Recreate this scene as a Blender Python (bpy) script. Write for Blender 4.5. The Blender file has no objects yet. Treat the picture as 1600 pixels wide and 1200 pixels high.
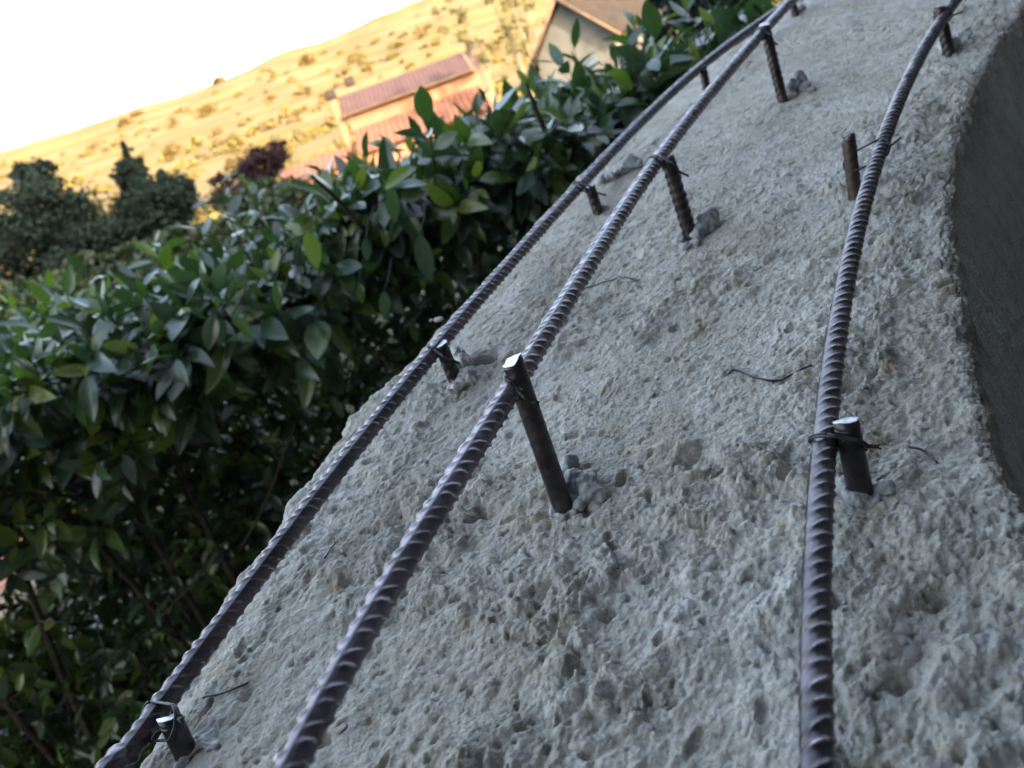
import bpy, math, random
import numpy as np
from mathutils import Vector, Matrix

random.seed(7)
RNG = np.random.default_rng(11)
SC = bpy.context.scene
COL = SC.collection
EYE = 1.70                                   # eye height above the garden ground

# ------------------------------------------------------------------ camera
R = np.array([[0.9408874, 0.3387195, 0.0],
              [-0.0900033, 0.2500091, -0.9640513],
              [-0.3265429, 0.9070637, 0.2657163]])      # camera axes -> world (x right, y ahead, z up)
cam_d = bpy.data.cameras.new('camera')
cam = bpy.data.objects.new('camera', cam_d)
COL.objects.link(cam)
m = Matrix([list(R[0]) + [0], list(R[1]) + [0], list(R[2]) + [EYE], [0, 0, 0, 1]])
cam.matrix_world = m
cam_d.sensor_width = 36.0
cam_d.lens = 28.01
cam_d.clip_start = 0.02
cam_d.clip_end = 3000
cam_d.dof.use_dof = True
cam_d.dof.focus_distance = 0.52
cam_d.dof.aperture_fstop = 9.0
SC.camera = cam

# ------------------------------------------------------------------ sky, sun, exposure
SUN_AZ = (0.50, -0.866)                      # horizontal direction towards the sun (behind, to the right)
SUN_EL = math.radians(17)
w = bpy.data.worlds.new('World')
SC.world = w
w.use_nodes = True
nt = w.node_tree
nt.nodes.clear()
sky = nt.nodes.new('ShaderNodeTexSky')
sky.sky_type = 'NISHITA'
sky.sun_disc = False
sky.sun_elevation = SUN_EL
sky.sun_rotation = math.atan2(SUN_AZ[0], SUN_AZ[1])
sky.air_density = 0.95
sky.dust_density = 5.0
sky.ozone_density = 0.5
bg = nt.nodes.new('ShaderNodeBackground')
bg.inputs['Strength'].default_value = 0.15
out = nt.nodes.new('ShaderNodeOutputWorld')
nt.links.new(sky.outputs[0], bg.inputs[0])
nt.links.new(bg.outputs[0], out.inputs[0])
sd = bpy.data.lights.new('sun', 'SUN')
sd.energy = 2.0
sd.angle = math.radians(0.5)
sd.color = (1.0, 0.84, 0.60)
so = bpy.data.objects.new('sun', sd)
COL.objects.link(so)
tosun = Vector((SUN_AZ[0] * math.cos(SUN_EL), SUN_AZ[1] * math.cos(SUN_EL), math.sin(SUN_EL)))
so.rotation_euler = tosun.to_track_quat('Z', 'Y').to_euler()
so.location = (8, -14, 12)
SC.view_settings.view_transform = 'Standard'
SC.view_settings.look = 'None'
SC.view_settings.exposure = 3.78
SC.view_settings.gamma = 1.0
SC.view_settings.use_curve_mapping = False
SC.view_settings.use_white_balance = True          # the phone balanced the picture for the shade
SC.view_settings.white_balance_temperature = 7600


# ------------------------------------------------------------------ helpers
def tag(o, label=None, cat=None, group=None, kind=None):
    if label: o['label'] = label
    if cat: o['category'] = cat
    if group: o['group'] = group
    if kind: o['kind'] = kind
    return o


def empty(name, loc, label, cat, group=None):
    o = bpy.data.objects.new(name, None)
    COL.objects.link(o)
    o.location = loc
    o.empty_display_size = 0.05
    return tag(o, label, cat, group)


def mesh_data(name, V, F, mat=None, smooth=True, tint=None, attr=None):
    """V (n,3); F (k,3) or (k,4) int array, or a list of such arrays / lists."""
    V = np.asarray(V, dtype=np.float64)
    me = bpy.data.meshes.new(name)
    if isinstance(F, np.ndarray):
        F = [F]
    if len(F) and not isinstance(F[0], np.ndarray):
        me.from_pydata(V.tolist(), [], [list(f) for f in F])
    else:
        nl = sum(f.size for f in F)
        npoly = sum(len(f) for f in F)
        me.vertices.add(len(V)); me.loops.add(nl); me.polygons.add(npoly)
        me.vertices.foreach_set('co', V.ravel())
        me.loops.foreach_set('vertex_index', np.concatenate([f.ravel() for f in F]).astype(np.int32))
        tot = np.concatenate([np.full(len(f), f.shape[1]) for f in F])
        st = np.concatenate([[0], np.cumsum(tot)[:-1]])
        me.polygons.foreach_set('loop_start', st.astype(np.int32))
        me.update(calc_edges=True)
    if smooth:
        me.polygons.foreach_set('use_smooth', np.ones(len(me.polygons), dtype=bool))
    for nm, val in ((('tint', tint),) if tint is not None else ()) + (tuple(attr.items()) if attr else ()):
        a = me.attributes.new(nm, 'FLOAT', 'POINT')
        a.data.foreach_set('value', np.asarray(val, dtype=np.float32))
    if mat is not None:
        me.materials.append(mat)
    me.update()
    return me


def obj(name, me, parent=None, loc=None):
    o = bpy.data.objects.new(name, me)
    COL.objects.link(o)
    if parent is not None:
        o.parent = parent
    if loc is not None:
        o.location = loc
    return o


def h2(ix, iy, seed):
    n = (ix.astype(np.int64) * 374761393 + iy.astype(np.int64) * 668265263 + seed * 974634777) & 0x7fffffff
    n = ((n ^ (n >> 13)) * 1274126177) & 0x7fffffff
    n = (n ^ (n >> 16)) & 0x7fffffff
    return (n & 0xffffff) / float(0xffffff)


def vnoise(x, y, seed=0):
    ix = np.floor(x).astype(np.int64); iy = np.floor(y).astype(np.int64)
    fx = x - ix; fy = y - iy
    fx = fx * fx * fx * (fx * (fx * 6 - 15) + 10); fy = fy * fy * fy * (fy * (fy * 6 - 15) + 10)
    a = h2(ix, iy, seed); b = h2(ix + 1, iy, seed); c = h2(ix, iy + 1, seed); d = h2(ix + 1, iy + 1, seed)
    return ((a * (1 - fx) + b * fx) * (1 - fy) + (c * (1 - fx) + d * fx) * fy) * 2 - 1


def fbm(x, y, oct=4, seed=0, gain=0.5):
    s = np.zeros_like(x); a = 1.0
    for k in range(oct):
        ca, sa = math.cos(0.7 * k + 0.3), math.sin(0.7 * k + 0.3)
        s += a * vnoise((x * ca - y * sa) * 2 ** k + 17.3 * k, (x * sa + y * ca) * 2 ** k - 9.1 * k, seed + k)
        a *= gain
    return s


def bumps(x, y, cell, seed, prob=0.8, lo=0.3, hi=0.62, sharp=0.5):
    """rounded stones scattered one per cell; returns 0..1 dome heights (scaled by their radius)"""
    gx, gy = x / cell, y / cell
    ix = np.floor(gx).astype(np.int64); iy = np.floor(gy).astype(np.int64)
    best = np.zeros_like(x)
    for dx in (-1, 0, 1):
        for dy in (-1, 0, 1):
            cx, cy = ix + dx, iy + dy
            px = cx + 0.15 + 0.7 * h2(cx, cy, seed); py = cy + 0.15 + 0.7 * h2(cx, cy, seed + 1)
            r = lo + (hi - lo) * h2(cx, cy, seed + 2)
            ang = 6.28 * h2(cx, cy, seed + 3); el = 0.65 + 0.7 * h2(cx, cy, seed + 4)
            ux, uy = gx - px, gy - py
            ax = (ux * np.cos(ang) + uy * np.sin(ang)) * el; ay = (-ux * np.sin(ang) + uy * np.cos(ang)) / el
            d = np.clip(1 - (ax * ax + ay * ay) / (r * r), 0, 1) ** sharp * (r / hi)
            d *= (h2(cx, cy, seed + 5) < prob)
            best = np.maximum(best, d)
    return best


def grid_faces(nu, nv, off=0, wrap_u=False):
    """vertices indexed [v*nu+u]"""
    iu = np.arange(nu if wrap_u else nu - 1); iv = np.arange(nv - 1)
    U, Vv = np.meshgrid(iu, iv)
    U2 = (U + 1) % nu
    a = Vv * nu + U; b = Vv * nu + U2; c = (Vv + 1) * nu + U2; d = (Vv + 1) * nu + U
    return np.stack([a, b, c, d], -1).reshape(-1, 4) + off


def frames(P):
    T = np.gradient(P, axis=0)
    T /= np.linalg.norm(T, axis=1)[:, None]
    N = np.zeros_like(P)
    n = np.cross(T[0], [0, 0, 1.0])
    if np.linalg.norm(n) < 1e-3:
        n = np.cross(T[0], [0, 1.0, 0])
    n /= np.linalg.norm(n)
    for i in range(len(P)):
        n = n - T[i] * n.dot(T[i]); n /= np.linalg.norm(n); N[i] = n
    return T, N, np.cross(T, N)


def tube_geo(P, rad, nseg=8, cap=True, off=0):
    P = np.asarray(P, float)
    T, N, B = frames(P)
    rad = np.broadcast_to(np.asarray(rad, float), (len(P),))
    th = np.linspace(0, 2 * np.pi, nseg, endpoint=False)
    V = P[:, None, :] + rad[:, None, None] * (np.cos(th)[None, :, None] * N[:, None, :] + np.sin(th)[None, :, None] * B[:, None, :])
    V = V.reshape(-1, 3)
    F = grid_faces(nseg, len(P), off, True)
    tri = []
    if cap:
        n0 = len(V)
        V = np.vstack([V, P[0], P[-1]])
        L = (len(P) - 1) * nseg
        for k in range(nseg):
            k2 = (k + 1) % nseg
            tri.append((k2 + off, k + off, n0 + off)); tri.append((L + k + off, L + k2 + off, n0 + 1 + off))
    return V, F, np.array(tri, dtype=np.int64).reshape(-1, 3)


def tube(name, P, rad, mat, nseg=8, parent=None):
    V, F, Tt = tube_geo(P, rad, nseg)
    return obj(name, mesh_data(name, V, [F, Tt], mat), parent)


def smooth_path(pts, n):
    """Catmull-Rom through pts, n samples"""
    pts = np.asarray(pts, float)
    P = np.vstack([2 * pts[0] - pts[1], pts, 2 * pts[-1] - pts[-2]])
    t = np.linspace(0, len(pts) - 1 - 1e-9, n)
    i = np.floor(t).astype(int); u = (t - i)[:, None]
    p0, p1, p2, p3 = P[i], P[i + 1], P[i + 2], P[i + 3]
    return 0.5 * (2 * p1 + (p2 - p0) * u + (2 * p0 - 5 * p1 + 4 * p2 - p3) * u ** 2 + (3 * p1 - p0 - 3 * p2 + p3) * u ** 3)


# ------------------------------------------------------------------ materials
def new_mat(name):
    mt = bpy.data.materials.new(name)
    mt.use_nodes = True
    n = mt.node_tree
    b = n.nodes['Principled BSDF']
    return mt, n, b


def N_(n, typ, **kw):
    d = n.nodes.new(typ)
    for k, v in kw.items():
        if k in d.inputs.keys():
            d.inputs[k].default_value = v
        else:
            setattr(d, k, v)
    return d


def ramp(n, fac, stops):
    r = n.nodes.new('ShaderNodeValToRGB')
    e = r.color_ramp.elements
    e[0].position, e[0].color = stops[0][0], (*stops[0][1], 1)
    e[1].position, e[1].color = stops[-1][0], (*stops[-1][1], 1)
    for p, c in stops[1:-1]:
        q = e.new(p); q.color = (*c, 1)
    n.links.new(fac, r.inputs['Fac'])
    return r


def mix(n, fac, a, b, blend='MIX'):
    x = n.nodes.new('ShaderNodeMix'); x.data_type = 'RGBA'; x.blend_type = blend
    for s, v in ((0, fac), (6, a), (7, b)):
        if isinstance(v, (int, float)): x.inputs[s].default_value = v
        elif isinstance(v, tuple): x.inputs[s].default_value = (*v, 1)
        else: n.links.new(v, x.inputs[s])
    return x.outputs[2]


def noise(n, scale, detail=4, rough=0.55, vec=None, dist=0.0):
    t = n.nodes.new('ShaderNodeTexNoise')
    t.inputs['Scale'].default_value = scale; t.inputs['Detail'].default_value = detail
    t.inputs['Roughness'].default_value = rough; t.inputs['Distortion'].default_value = dist
    if vec is not None: n.links.new(vec, t.inputs['Vector'])
    return t


def objco(n):
    return n.nodes.new('ShaderNodeTexCoord').outputs['Object']


def bump(n, b, h, strength, dist):
    k = n.nodes.new('ShaderNodeBump')
    k.inputs['Strength'].default_value = strength; k.inputs['Distance'].default_value = dist
    n.links.new(h, k.inputs['Height']); n.links.new(k.outputs[0], b.inputs['Normal'])


def mat_concrete():
    mt, n, b = new_mat('rough_concrete')
    co = objco(n)
    a = noise(n, 9, 5, 0.6, co, 0.4)
    base = ramp(n, a.outputs[0], [(0.30, (0.39, 0.357, 0.312)), (0.5, (0.475, 0.443, 0.395)), (0.68, (0.55, 0.522, 0.478))])
    c2 = noise(n, 60, 6, 0.65, co)
    c2r = ramp(n, c2.outputs[0], [(0.3, (0.72, 0.71, 0.69)), (0.52, (1, 1, 1)), (0.72, (1.12, 1.12, 1.13))])
    col = mix(n, 1.0, base.outputs[0], c2r.outputs[0], 'MULTIPLY')
    gr = noise(n, 330, 3, 0.8, co)
    grr = ramp(n, gr.outputs[0], [(0.28, (0.66, 0.65, 0.63)), (0.5, (1, 1, 1)), (0.75, (1.2, 1.2, 1.2))])
    col = mix(n, 1.0, col, grr.outputs[0], 'MULTIPLY')
    s = noise(n, 13, 6, 0.72, co, 0.6)
    sr = ramp(n, s.outputs[0], [(0.52, (0, 0, 0)), (0.70, (0.8, 0.8, 0.8))])
    col = mix(n, sr.outputs[0], col, (0.41, 0.355, 0.27))
    s2 = noise(n, 34, 5, 0.7, co, 0.3)
    s2r = ramp(n, s2.outputs[0], [(0.60, (0, 0, 0)), (0.70, (0.85, 0.85, 0.85))])
    col = mix(n, s2r.outputs[0], col, (0.37, 0.28, 0.14))
    s3 = noise(n, 5.5, 4, 0.6, co)
    s3r = ramp(n, s3.outputs[0], [(0.5, (0, 0, 0)), (0.7, (0.5, 0.5, 0.5))])
    col = mix(n, s3r.outputs[0], col, (0.52, 0.51, 0.49))
    n.links.new(col, b.inputs['Base Color'])
    b.inputs['Roughness'].default_value = 0.92
    b.inputs['Specular IOR Level'].default_value = 0.25
    g = noise(n, 520, 5, 0.75, co)
    vo = n.nodes.new('ShaderNodeTexVoronoi'); vo.inputs['Scale'].default_value = 380; n.links.new(co, vo.inputs['Vector'])
    ad = n.nodes.new('ShaderNodeMath'); ad.operation = 'SUBTRACT'
    hv = n.nodes.new('ShaderNodeMath'); hv.operation = 'MULTIPLY'; hv.inputs[1].default_value = 0.45
    n.links.new(vo.outputs['Distance'], hv.inputs[0])
    n.links.new(g.outputs[0], ad.inputs[0]); n.links.new(hv.outputs[0], ad.inputs[1])
    bump(n, b, ad.outputs[0], 1.0, 0.0028)
    return mt


def mat_steel(name, dark=(0.05, 0.040, 0.046), rust=0.25, wear=1.0):
    mt, n, b = new_mat(name)
    co = objco(n)
    a = noise(n, 45, 5, 0.6, co)
    col = ramp(n, a.outputs[0], [(0.3, dark), (0.6, tuple(min(1, c * 2.3) for c in dark)), (0.8, tuple(min(1, c * 3.2) for c in dark))])
    rn = noise(n, 28, 6, 0.7, co, 0.5)
    rr = ramp(n, rn.outputs[0], [(0.62 - rust * 0.35, (0, 0, 0)), (0.78 - rust * 0.25, (1, 1, 1))])
    c = mix(n, rr.outputs[0], col.outputs[0], (0.072, 0.043, 0.031))
    at = n.nodes.new('ShaderNodeAttribute'); at.attribute_name = 'wear'
    sc = noise(n, 260, 4, 0.7, co)
    mul = n.nodes.new('ShaderNodeMath'); mul.operation = 'MULTIPLY'
    n.links.new(at.outputs['Fac'], mul.inputs[0]); n.links.new(sc.outputs[0], mul.inputs[1])
    wr = ramp(n, mul.outputs[0], [(0.33, (0, 0, 0)), (0.52, (wear, wear, wear))])
    c = mix(n, wr.outputs[0], c, (0.50, 0.48, 0.51))
    sp = noise(n, 150, 5, 0.75, co, 0.3)
    spr = ramp(n, sp.outputs[0], [(0.66, (0, 0, 0)), (0.72, (0.75, 0.75, 0.75))])
    c = mix(n, spr.outputs[0], c, (0.40, 0.38, 0.36))
    n.links.new(c, b.inputs['Base Color'])
    mr = n.nodes.new('ShaderNodeMapRange')
    n.links.new(rr.outputs[0], mr.inputs['Value'])
    mr.inputs['To Min'].default_value = 0.75; mr.inputs['To Max'].default_value = 0.1
    n.links.new(mr.outputs[0], b.inputs['Metallic'])
    r2 = n.nodes.new('ShaderNodeMapRange')
    n.links.new(a.outputs[0], r2.inputs['Value'])
    r2.inputs['To Min'].default_value = 0.22; r2.inputs['To Max'].default_value = 0.48
    n.links.new(r2.outputs[0], b.inputs['Roughness'])
    g = noise(n, 700, 4, 0.7, co)
    bump(n, b, g.outputs[0], 0.35, 0.0004)
    return mt


def mat_plain(name, c1, c2, scale, rough=0.8, spec=0.3, bumpd=0.0, bscale=None, metallic=0.0):
    mt, n, b = new_mat(name)
    co = objco(n)
    a = noise(n, scale, 5, 0.6, co)
    r = ramp(n, a.outputs[0], [(0.32, c1), (0.68, c2)])
    n.links.new(r.outputs[0], b.inputs['Base Color'])
    b.inputs['Roughness'].default_value = rough
    b.inputs['Specular IOR Level'].default_value = spec
    b.inputs['Metallic'].default_value = metallic
    if bumpd:
        g = noise(n, bscale or scale * 6, 5, 0.65, co)
        bump(n, b, g.outputs[0], 0.7, bumpd)
    return mt


def mat_leaf(name, stops, by='attr', trans=0.28, rough=0.33, spec=0.7):
    mt, n, b = new_mat(name)
    if by == 'attr':
        at = n.nodes.new('ShaderNodeAttribute'); at.attribute_name = 'tint'; f = at.outputs['Fac']
    else:
        f = n.nodes.new('ShaderNodeObjectInfo').outputs['Random']
    r = ramp(n, f, stops)
    co = objco(n)
    v = noise(n, 30, 4, 0.6, co)
    vr = ramp(n, v.outputs[0], [(0.3, (0.8, 0.82, 0.8)), (0.7, (1.15, 1.12, 1.1))])
    col = mix(n, 1.0, r.outputs[0], vr.outputs[0], 'MULTIPLY')
    n.links.new(col, b.inputs['Base Color'])
    b.inputs['Roughness'].default_value = rough
    b.inputs['Specular IOR Level'].default_value = spec
    tr = n.nodes.new('ShaderNodeBsdfTranslucent')
    tc = mix(n, 1.0, col, (1.7, 1.9, 0.7), 'MULTIPLY')
    n.links.new(tc, tr.inputs['Color'])
    mx = n.nodes.new('ShaderNodeMixShader')
    mx.inputs[0].default_value = trans
    n.links.new(b.outputs[0], mx.inputs[1]); n.links.new(tr.outputs[0], mx.inputs[2])
    n.links.new(mx.outputs[0], n.nodes['Material Output'].inputs['Surface'])
    return mt


def mat_terrain():
    mt, n, b = new_mat('hillside_ground')
    ge = n.nodes.new('ShaderNodeNewGeometry')
    sx = n.nodes.new('ShaderNodeSeparateXYZ'); n.links.new(ge.outputs['Position'], sx.inputs[0])
    mr = n.nodes.new('ShaderNodeMapRange'); n.links.new(sx.outputs['Y'], mr.inputs['Value'])
    mr.inputs['From Min'].default_value = 24; mr.inputs['From Max'].default_value = 60
    co = ge.outputs['Position']
    a = noise(n, 0.045, 6, 0.65, co, 0.5)
    far = ramp(n, a.outputs[0], [(0.30, (0.060, 0.048, 0.025)), (0.45, (0.071, 0.057, 0.031)), (0.60, (0.081, 0.067, 0.040)), (0.75, (0.090, 0.077, 0.051))])
    wn = noise(n, 0.02, 3, 0.5, co)
    zz = n.nodes.new('ShaderNodeMath'); zz.operation = 'MULTIPLY_ADD'
    n.links.new(wn.outputs[0], zz.inputs[0]); zz.inputs[1].default_value = 9.0; n.links.new(sx.outputs['Z'], zz.inputs[2])
    sn = n.nodes.new('ShaderNodeMath'); sn.operation = 'SINE'
    z2 = n.nodes.new('ShaderNodeMath'); z2.operation = 'MULTIPLY'; z2.inputs[1].default_value = 1.14
    n.links.new(zz.outputs[0], z2.inputs[0]); n.links.new(z2.outputs[0], sn.inputs[0])
    bd = ramp(n, sn.outputs[0], [(0.15, (0, 0, 0)), (0.85, (0.8, 0.8, 0.8))])
    farc = mix(n, bd.outputs[0], far.outputs[0], (0.058, 0.049, 0.021))
    c = noise(n, 1.5, 6, 0.7, co)
    near = ramp(n, c.outputs[0], [(0.32, (0.035, 0.030, 0.022)), (0.5, (0.032, 0.042, 0.018)), (0.68, (0.07, 0.058, 0.042))])
    col = mix(n, mr.outputs[0], near.outputs[0], farc)
    n.links.new(col, b.inputs['Base Color'])
    b.inputs['Roughness'].default_value = 0.95
    b.inputs['Specular IOR Level'].default_value = 0.1
    return mt


def mat_tint(name, stops, rough=0.8, spec=0.2, trans=0.0):
    return mat_leaf(name, stops, 'attr', trans, rough, spec)


M = {}
M['concrete'] = mat_concrete()
M['steel'] = mat_steel('dark_rebar_steel', dark=(0.048, 0.041, 0.046), rust=0.20, wear=0.8)
M['steel_scuffed'] = mat_steel('scuffed_rebar_steel', dark=(0.066, 0.056, 0.064), rust=0.30, wear=1.0)
M['steel_rusty'] = mat_steel('rusty_post_steel', dark=(0.03, 0.024, 0.022), rust=0.8, wear=0.1)
M['steel_post'] = mat_steel('post_steel', dark=(0.026, 0.022, 0.023), rust=0.38, wear=0.15)
M['cut'] = mat_plain('cut_steel', (0.34, 0.35, 0.38), (0.55, 0.56, 0.60), 160, 0.42, 0.5, 0.0003, 900, 0.75)
M['wire'] = mat_plain('annealed_wire', (0.02, 0.02, 0.024), (0.06, 0.058, 0.065), 120, 0.5, 0.5, 0, None, 0.6)
M['resin'] = mat_plain('anchor_resin', (0.19, 0.195, 0.195), (0.27, 0.275, 0.275), 70, 0.55, 0.4, 0.0008, 260)
M['resin_pale'] = mat_plain('pale_anchor_resin', (0.30, 0.305, 0.295), (0.38, 0.38, 0.37), 70, 0.5, 0.4, 0.0006, 260)
M['stone'] = mat_plain('aggregate', (0.36, 0.345, 0.315), (0.48, 0.462, 0.43), 55, 0.9, 0.25, 0.0012, 300)
_n = M['stone'].node_tree
_oi = _n.nodes.new('ShaderNodeObjectInfo')
_rp = ramp(_n, _oi.outputs['Random'], [(0.0, (0.62, 0.64, 0.66)), (0.5, (0.9, 0.9, 0.9)), (0.8, (1.0, 0.95, 0.86)), (1.0, (1.05, 1.04, 1.02))])
_old = _n.nodes['Principled BSDF'].inputs['Base Color'].links[0].from_socket
_n.links.new(mix(_n, 1.0, _old, _rp.outputs[0], 'MULTIPLY'), _n.nodes['Principled BSDF'].inputs['Base Color'])
LEAF_STOPS = [(0.0, (0.018, 0.036, 0.024)), (0.35, (0.026, 0.054, 0.031)), (0.62, (0.040, 0.080, 0.028)), (0.85, (0.070, 0.118, 0.026)), (1.0, (0.105, 0.135, 0.034))]
M['leaf_attr'] = mat_leaf('laurel_leaf_mass', LEAF_STOPS, 'attr')
M['leaf_obj'] = mat_leaf('laurel_leaf', LEAF_STOPS, 'obj')
M['bark'] = mat_plain('laurel_bark', (0.022, 0.018, 0.015), (0.055, 0.044, 0.036), 40, 0.85, 0.2, 0.002, 150)
M['terrain'] = mat_terrain()

# ------------------------------------------------------------------ measured geometry of the parapet (eye at origin)
FPX = 1245.0
PL = np.array([0.03092, 0.24932, -0.34197])            # parapet top: z = a x + b y + c


def ray(x, y):
    return R @ np.array([(x - 800) / FPX, -(y - 600) / FPX, -1.0])


def on_top(x, y, h=0.0):
    r = ray(x, y)
    return r * ((PL[2] + h) / (r[2] - PL[0] * r[0] - PL[1] * r[1]))


def up_from(b, x, y):
    """point above b nearest to the sight line through (x, y)"""
    r = ray(x, y); r = r / np.linalg.norm(r); u = np.array([0, 0, 1.0])
    # closest point on the sight line to the vertical through b
    A_ = np.array([[1, -r.dot(u)], [-r.dot(u), 1.0]]); q = np.array([r.dot(b), -u.dot(b)])
    t, s = np.linalg.solve(A_, q)
    return r * t


def W(p):
    p = np.array(p, float).copy(); p[..., 2] += EYE
    return p


# ================================================================== SETTING: terrain
def terrain_z(x, y):
    yy = np.maximum(y, -50)
    d = np.sqrt(yy * yy + 0.10 * x * x) * np.where(yy > 0, 1, 0)
    kn = np.array([0, 8, 16, 30, 60, 100, 150, 210, 270, 335, 360, 420, 700])
    kz = np.array([-1.70, -1.70, -1.35, -0.5, 1.0, 5.2, 13.5, 26.5, 43.0, 63.0, 66.0, 62.0, 20.0])
    z = np.interp(d, kn, kz)
    far = np.clip((d - 70) / 80, 0, 1)
    z = z + far * (2.2 * fbm(x / 60, y / 60, 4, 5) + 0.5 * fbm(x / 14, y / 14, 3, 9))
    st = 5.5                                                    # terraces across the slope
    q = z / st + 0.25 * vnoise(x / 70, y / 70, 3)
    f = q - np.floor(q)
    zt = (np.floor(q) + np.clip((f - 0.55) / 0.45, 0, 1) * 1.0 + f * 0.0) * st - 0.25 * st * vnoise(x / 70, y / 70, 3)
    k = far * np.clip((d - 110) / 60, 0, 1) * 0.28
    return z * (1 - k) + zt * k + far * 0.015 * np.abs(x) * 0


xs = np.concatenate([np.linspace(-420, -60, 60), np.linspace(-58, -8, 40), np.linspace(-7.5, 7.5, 40), np.linspace(8, 58, 40), np.linspace(60, 420, 60)])
ys = np.concatenate([np.linspace(-60, -2, 16), np.linspace(-1.5, 12, 30), np.linspace(12.6, 70, 60), np.linspace(72, 380, 160), np.linspace(390, 700, 20)])
GX, GY = np.meshgrid(xs, ys)
GZ = terrain_z(GX, GY) + EYE
GZ += 0.012 * fbm(GX * 3, GY * 3, 3, 21) * (np.abs(GX) < 30)
tag(obj('terrain', mesh_data('terrain', np.stack([GX, GY, GZ], -1).reshape(-1, 3), grid_faces(len(xs), len(ys)), M['terrain'])), kind='structure')


def gz(x, y):
    return float(terrain_z(np.array([float(x)]), np.array([float(y)]))[0]) + EYE


def box_geo(x0, x1, y0, y1, z0, z1):
    V = np.array([(x, y, z) for z in (z0, z1) for y in (y0, y1) for x in (x0, x1)], float)
    F = np.array([(0, 2, 3, 1), (4, 5, 7, 6), (0, 1, 5, 4), (2, 6, 7, 3), (0, 4, 6, 2), (1, 3, 7, 5)])
    return V, F


def join(parts):
    Vs, Fs, o = [], [], 0
    for V, F in parts:
        Vs.append(np.asarray(V, float)); Fs.append(np.asarray(F) + o); o += len(V)
    q = [f for f in Fs if f.shape[1] == 4]; t = [f for f in Fs if f.shape[1] == 3]
    out = []
    if q: out.append(np.vstack(q))
    if t: out.append(np.vstack(t))
    return np.vstack(Vs), out


# terracotta terrace below the hedge, tiles laid one by one
M['terracotta'] = mat_plain('terracotta_tile', (0.42, 0.17, 0.11), (0.55, 0.25, 0.17), 3.0, 0.85, 0.2, 0.002, 60)
M['mortar'] = mat_plain('mortar_bed', (0.20, 0.17, 0.14), (0.28, 0.24, 0.2), 8, 0.95, 0.1)
V, F = box_geo(-9.0, -3.5, 4.6, 6.7, 0.0, 0.10)
terrace = tag(obj('terrace_paving', mesh_data('terrace_paving', V, F, M['mortar'], False)), kind='structure')
tv, tf = box_geo(-0.197, 0.197, -0.197, 0.197, 0.0, 0.022)
tile_me = mesh_data('tile', tv, tf, M['terracotta'], False)
for i in range(13):
    for j in range(5):
        o = obj('tile', tile_me, terrace, (-8.8 + 0.4 * i, 4.82 + 0.4 * j, 0.095 + random.uniform(0, 0.006)))
        o.rotation_euler = (random.uniform(-.006, .006), random.uniform(-.006, .006), random.uniform(-.01, .01))

# ================================================================== the parapet
Ledge = np.array([(-62, -60), (-50, -25), (-38, 10), (-28.2, 41.0), (-23.8, 54.2), (-17.9, 67.0), (-6.9, 80.2), (15.4, 108.4), (44.5, 138.5), (70, 156.5), (105, 178), (150, 198)]) / 100.0
Redge = np.array([(-14, -60), (-4, -28), (9, 6), (22.3, 35.0), (26.4, 43.2), (32.9, 54.4), (44.0, 70.4), (57.4, 86.3), (78.5, 106.4), (100, 122), (131, 139), (172, 154)]) / 100.0
n_rows = []
t = 0.0
dense = smooth_path(0.5 * (np.c_[Ledge, np.zeros(12)] + np.c_[Redge, np.zeros(12)]), 4000)
arc = np.concatenate([[0], np.cumsum(np.linalg.norm(np.diff(dense, axis=0), axis=1))])
tot = arc[-1]
s = 0.0
S = []
while s < tot:
    y = np.interp(s, arc, dense[:, 1])
    step = 0.008 if y < 0.10 else (0.00105 if y < 0.62 else (0.0018 if y < 1.05 else (0.003 if y < 1.6 else 0.02)))
    S.append(s); s += step
S = np.array(S)
tpar = np.interp(S, arc, np.linspace(0, 11, 4000))


def edge_at(E_, tp):
    P = np.vstack([2 * E_[0] - E_[1], E_, 2 * E_[-1] - E_[-2]])
    tp = np.minimum(tp, 11 - 1e-9)
    i = np.floor(tp).astype(int); u = (tp - i)[:, None]
    p0, p1, p2, p3 = P[i], P[i + 1], P[i + 2], P[i + 3]
    return 0.5 * (2 * p1 + (p2 - p0) * u + (2 * p0 - 5 * p1 + 4 * p2 - p3) * u ** 2 + (3 * p1 - p0 - 3 * p2 + p3) * u ** 3)


LE = edge_at(Ledge, tpar); RE = edge_at(Redge, tpar)
# cross-section: (u fraction of width, extra offset a (m), drop dz, normal a, normal z)
rl, rr_, bat = 0.012, 0.013, math.radians(16)
prof = []
for dz in [-2.0, -1.5, -1.0, -0.7, -0.45, -0.3, -0.2, -0.14, -0.1, -0.07, -0.05, -0.035, -0.024]:
    prof.append((0, 0.0, dz, -1, 0))
for k in range(13):
    a = math.pi - (math.pi / 2) * k / 12
    prof.append((0, rl + rl * math.cos(a), -rl + rl * math.sin(a), math.cos(a), math.sin(a)))
NTOP = 500
for k in range(1, NTOP):
    prof.append((k / NTOP, rl * (1 - k / NTOP) - rr_ * (k / NTOP), 0, 0, 1))
for k in range(21):
    a = math.pi / 2 - (math.pi / 2 - bat) * k / 20
    prof.append((1, -rr_ + rr_ * math.cos(a), -rr_ + rr_ * math.sin(a), math.cos(a), math.sin(a)))
ex, ez = -rr_ + rr_ * math.cos(bat), -rr_ + rr_ * math.sin(bat)
for d in list(np.arange(0.0025, 0.16, 0.0025)) + [0.18, 0.21, 0.25, 0.3, 0.4, 0.6, 0.9, 1.3, 1.9]:
    prof.append((1, ex + d * math.sin(bat), ez - d * math.cos(bat), math.cos(bat), math.sin(bat)))
prof = np.array(prof)
wid = RE - LE
wl = np.linalg.norm(wid, axis=1)
e = wid / wl[:, None]
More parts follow.
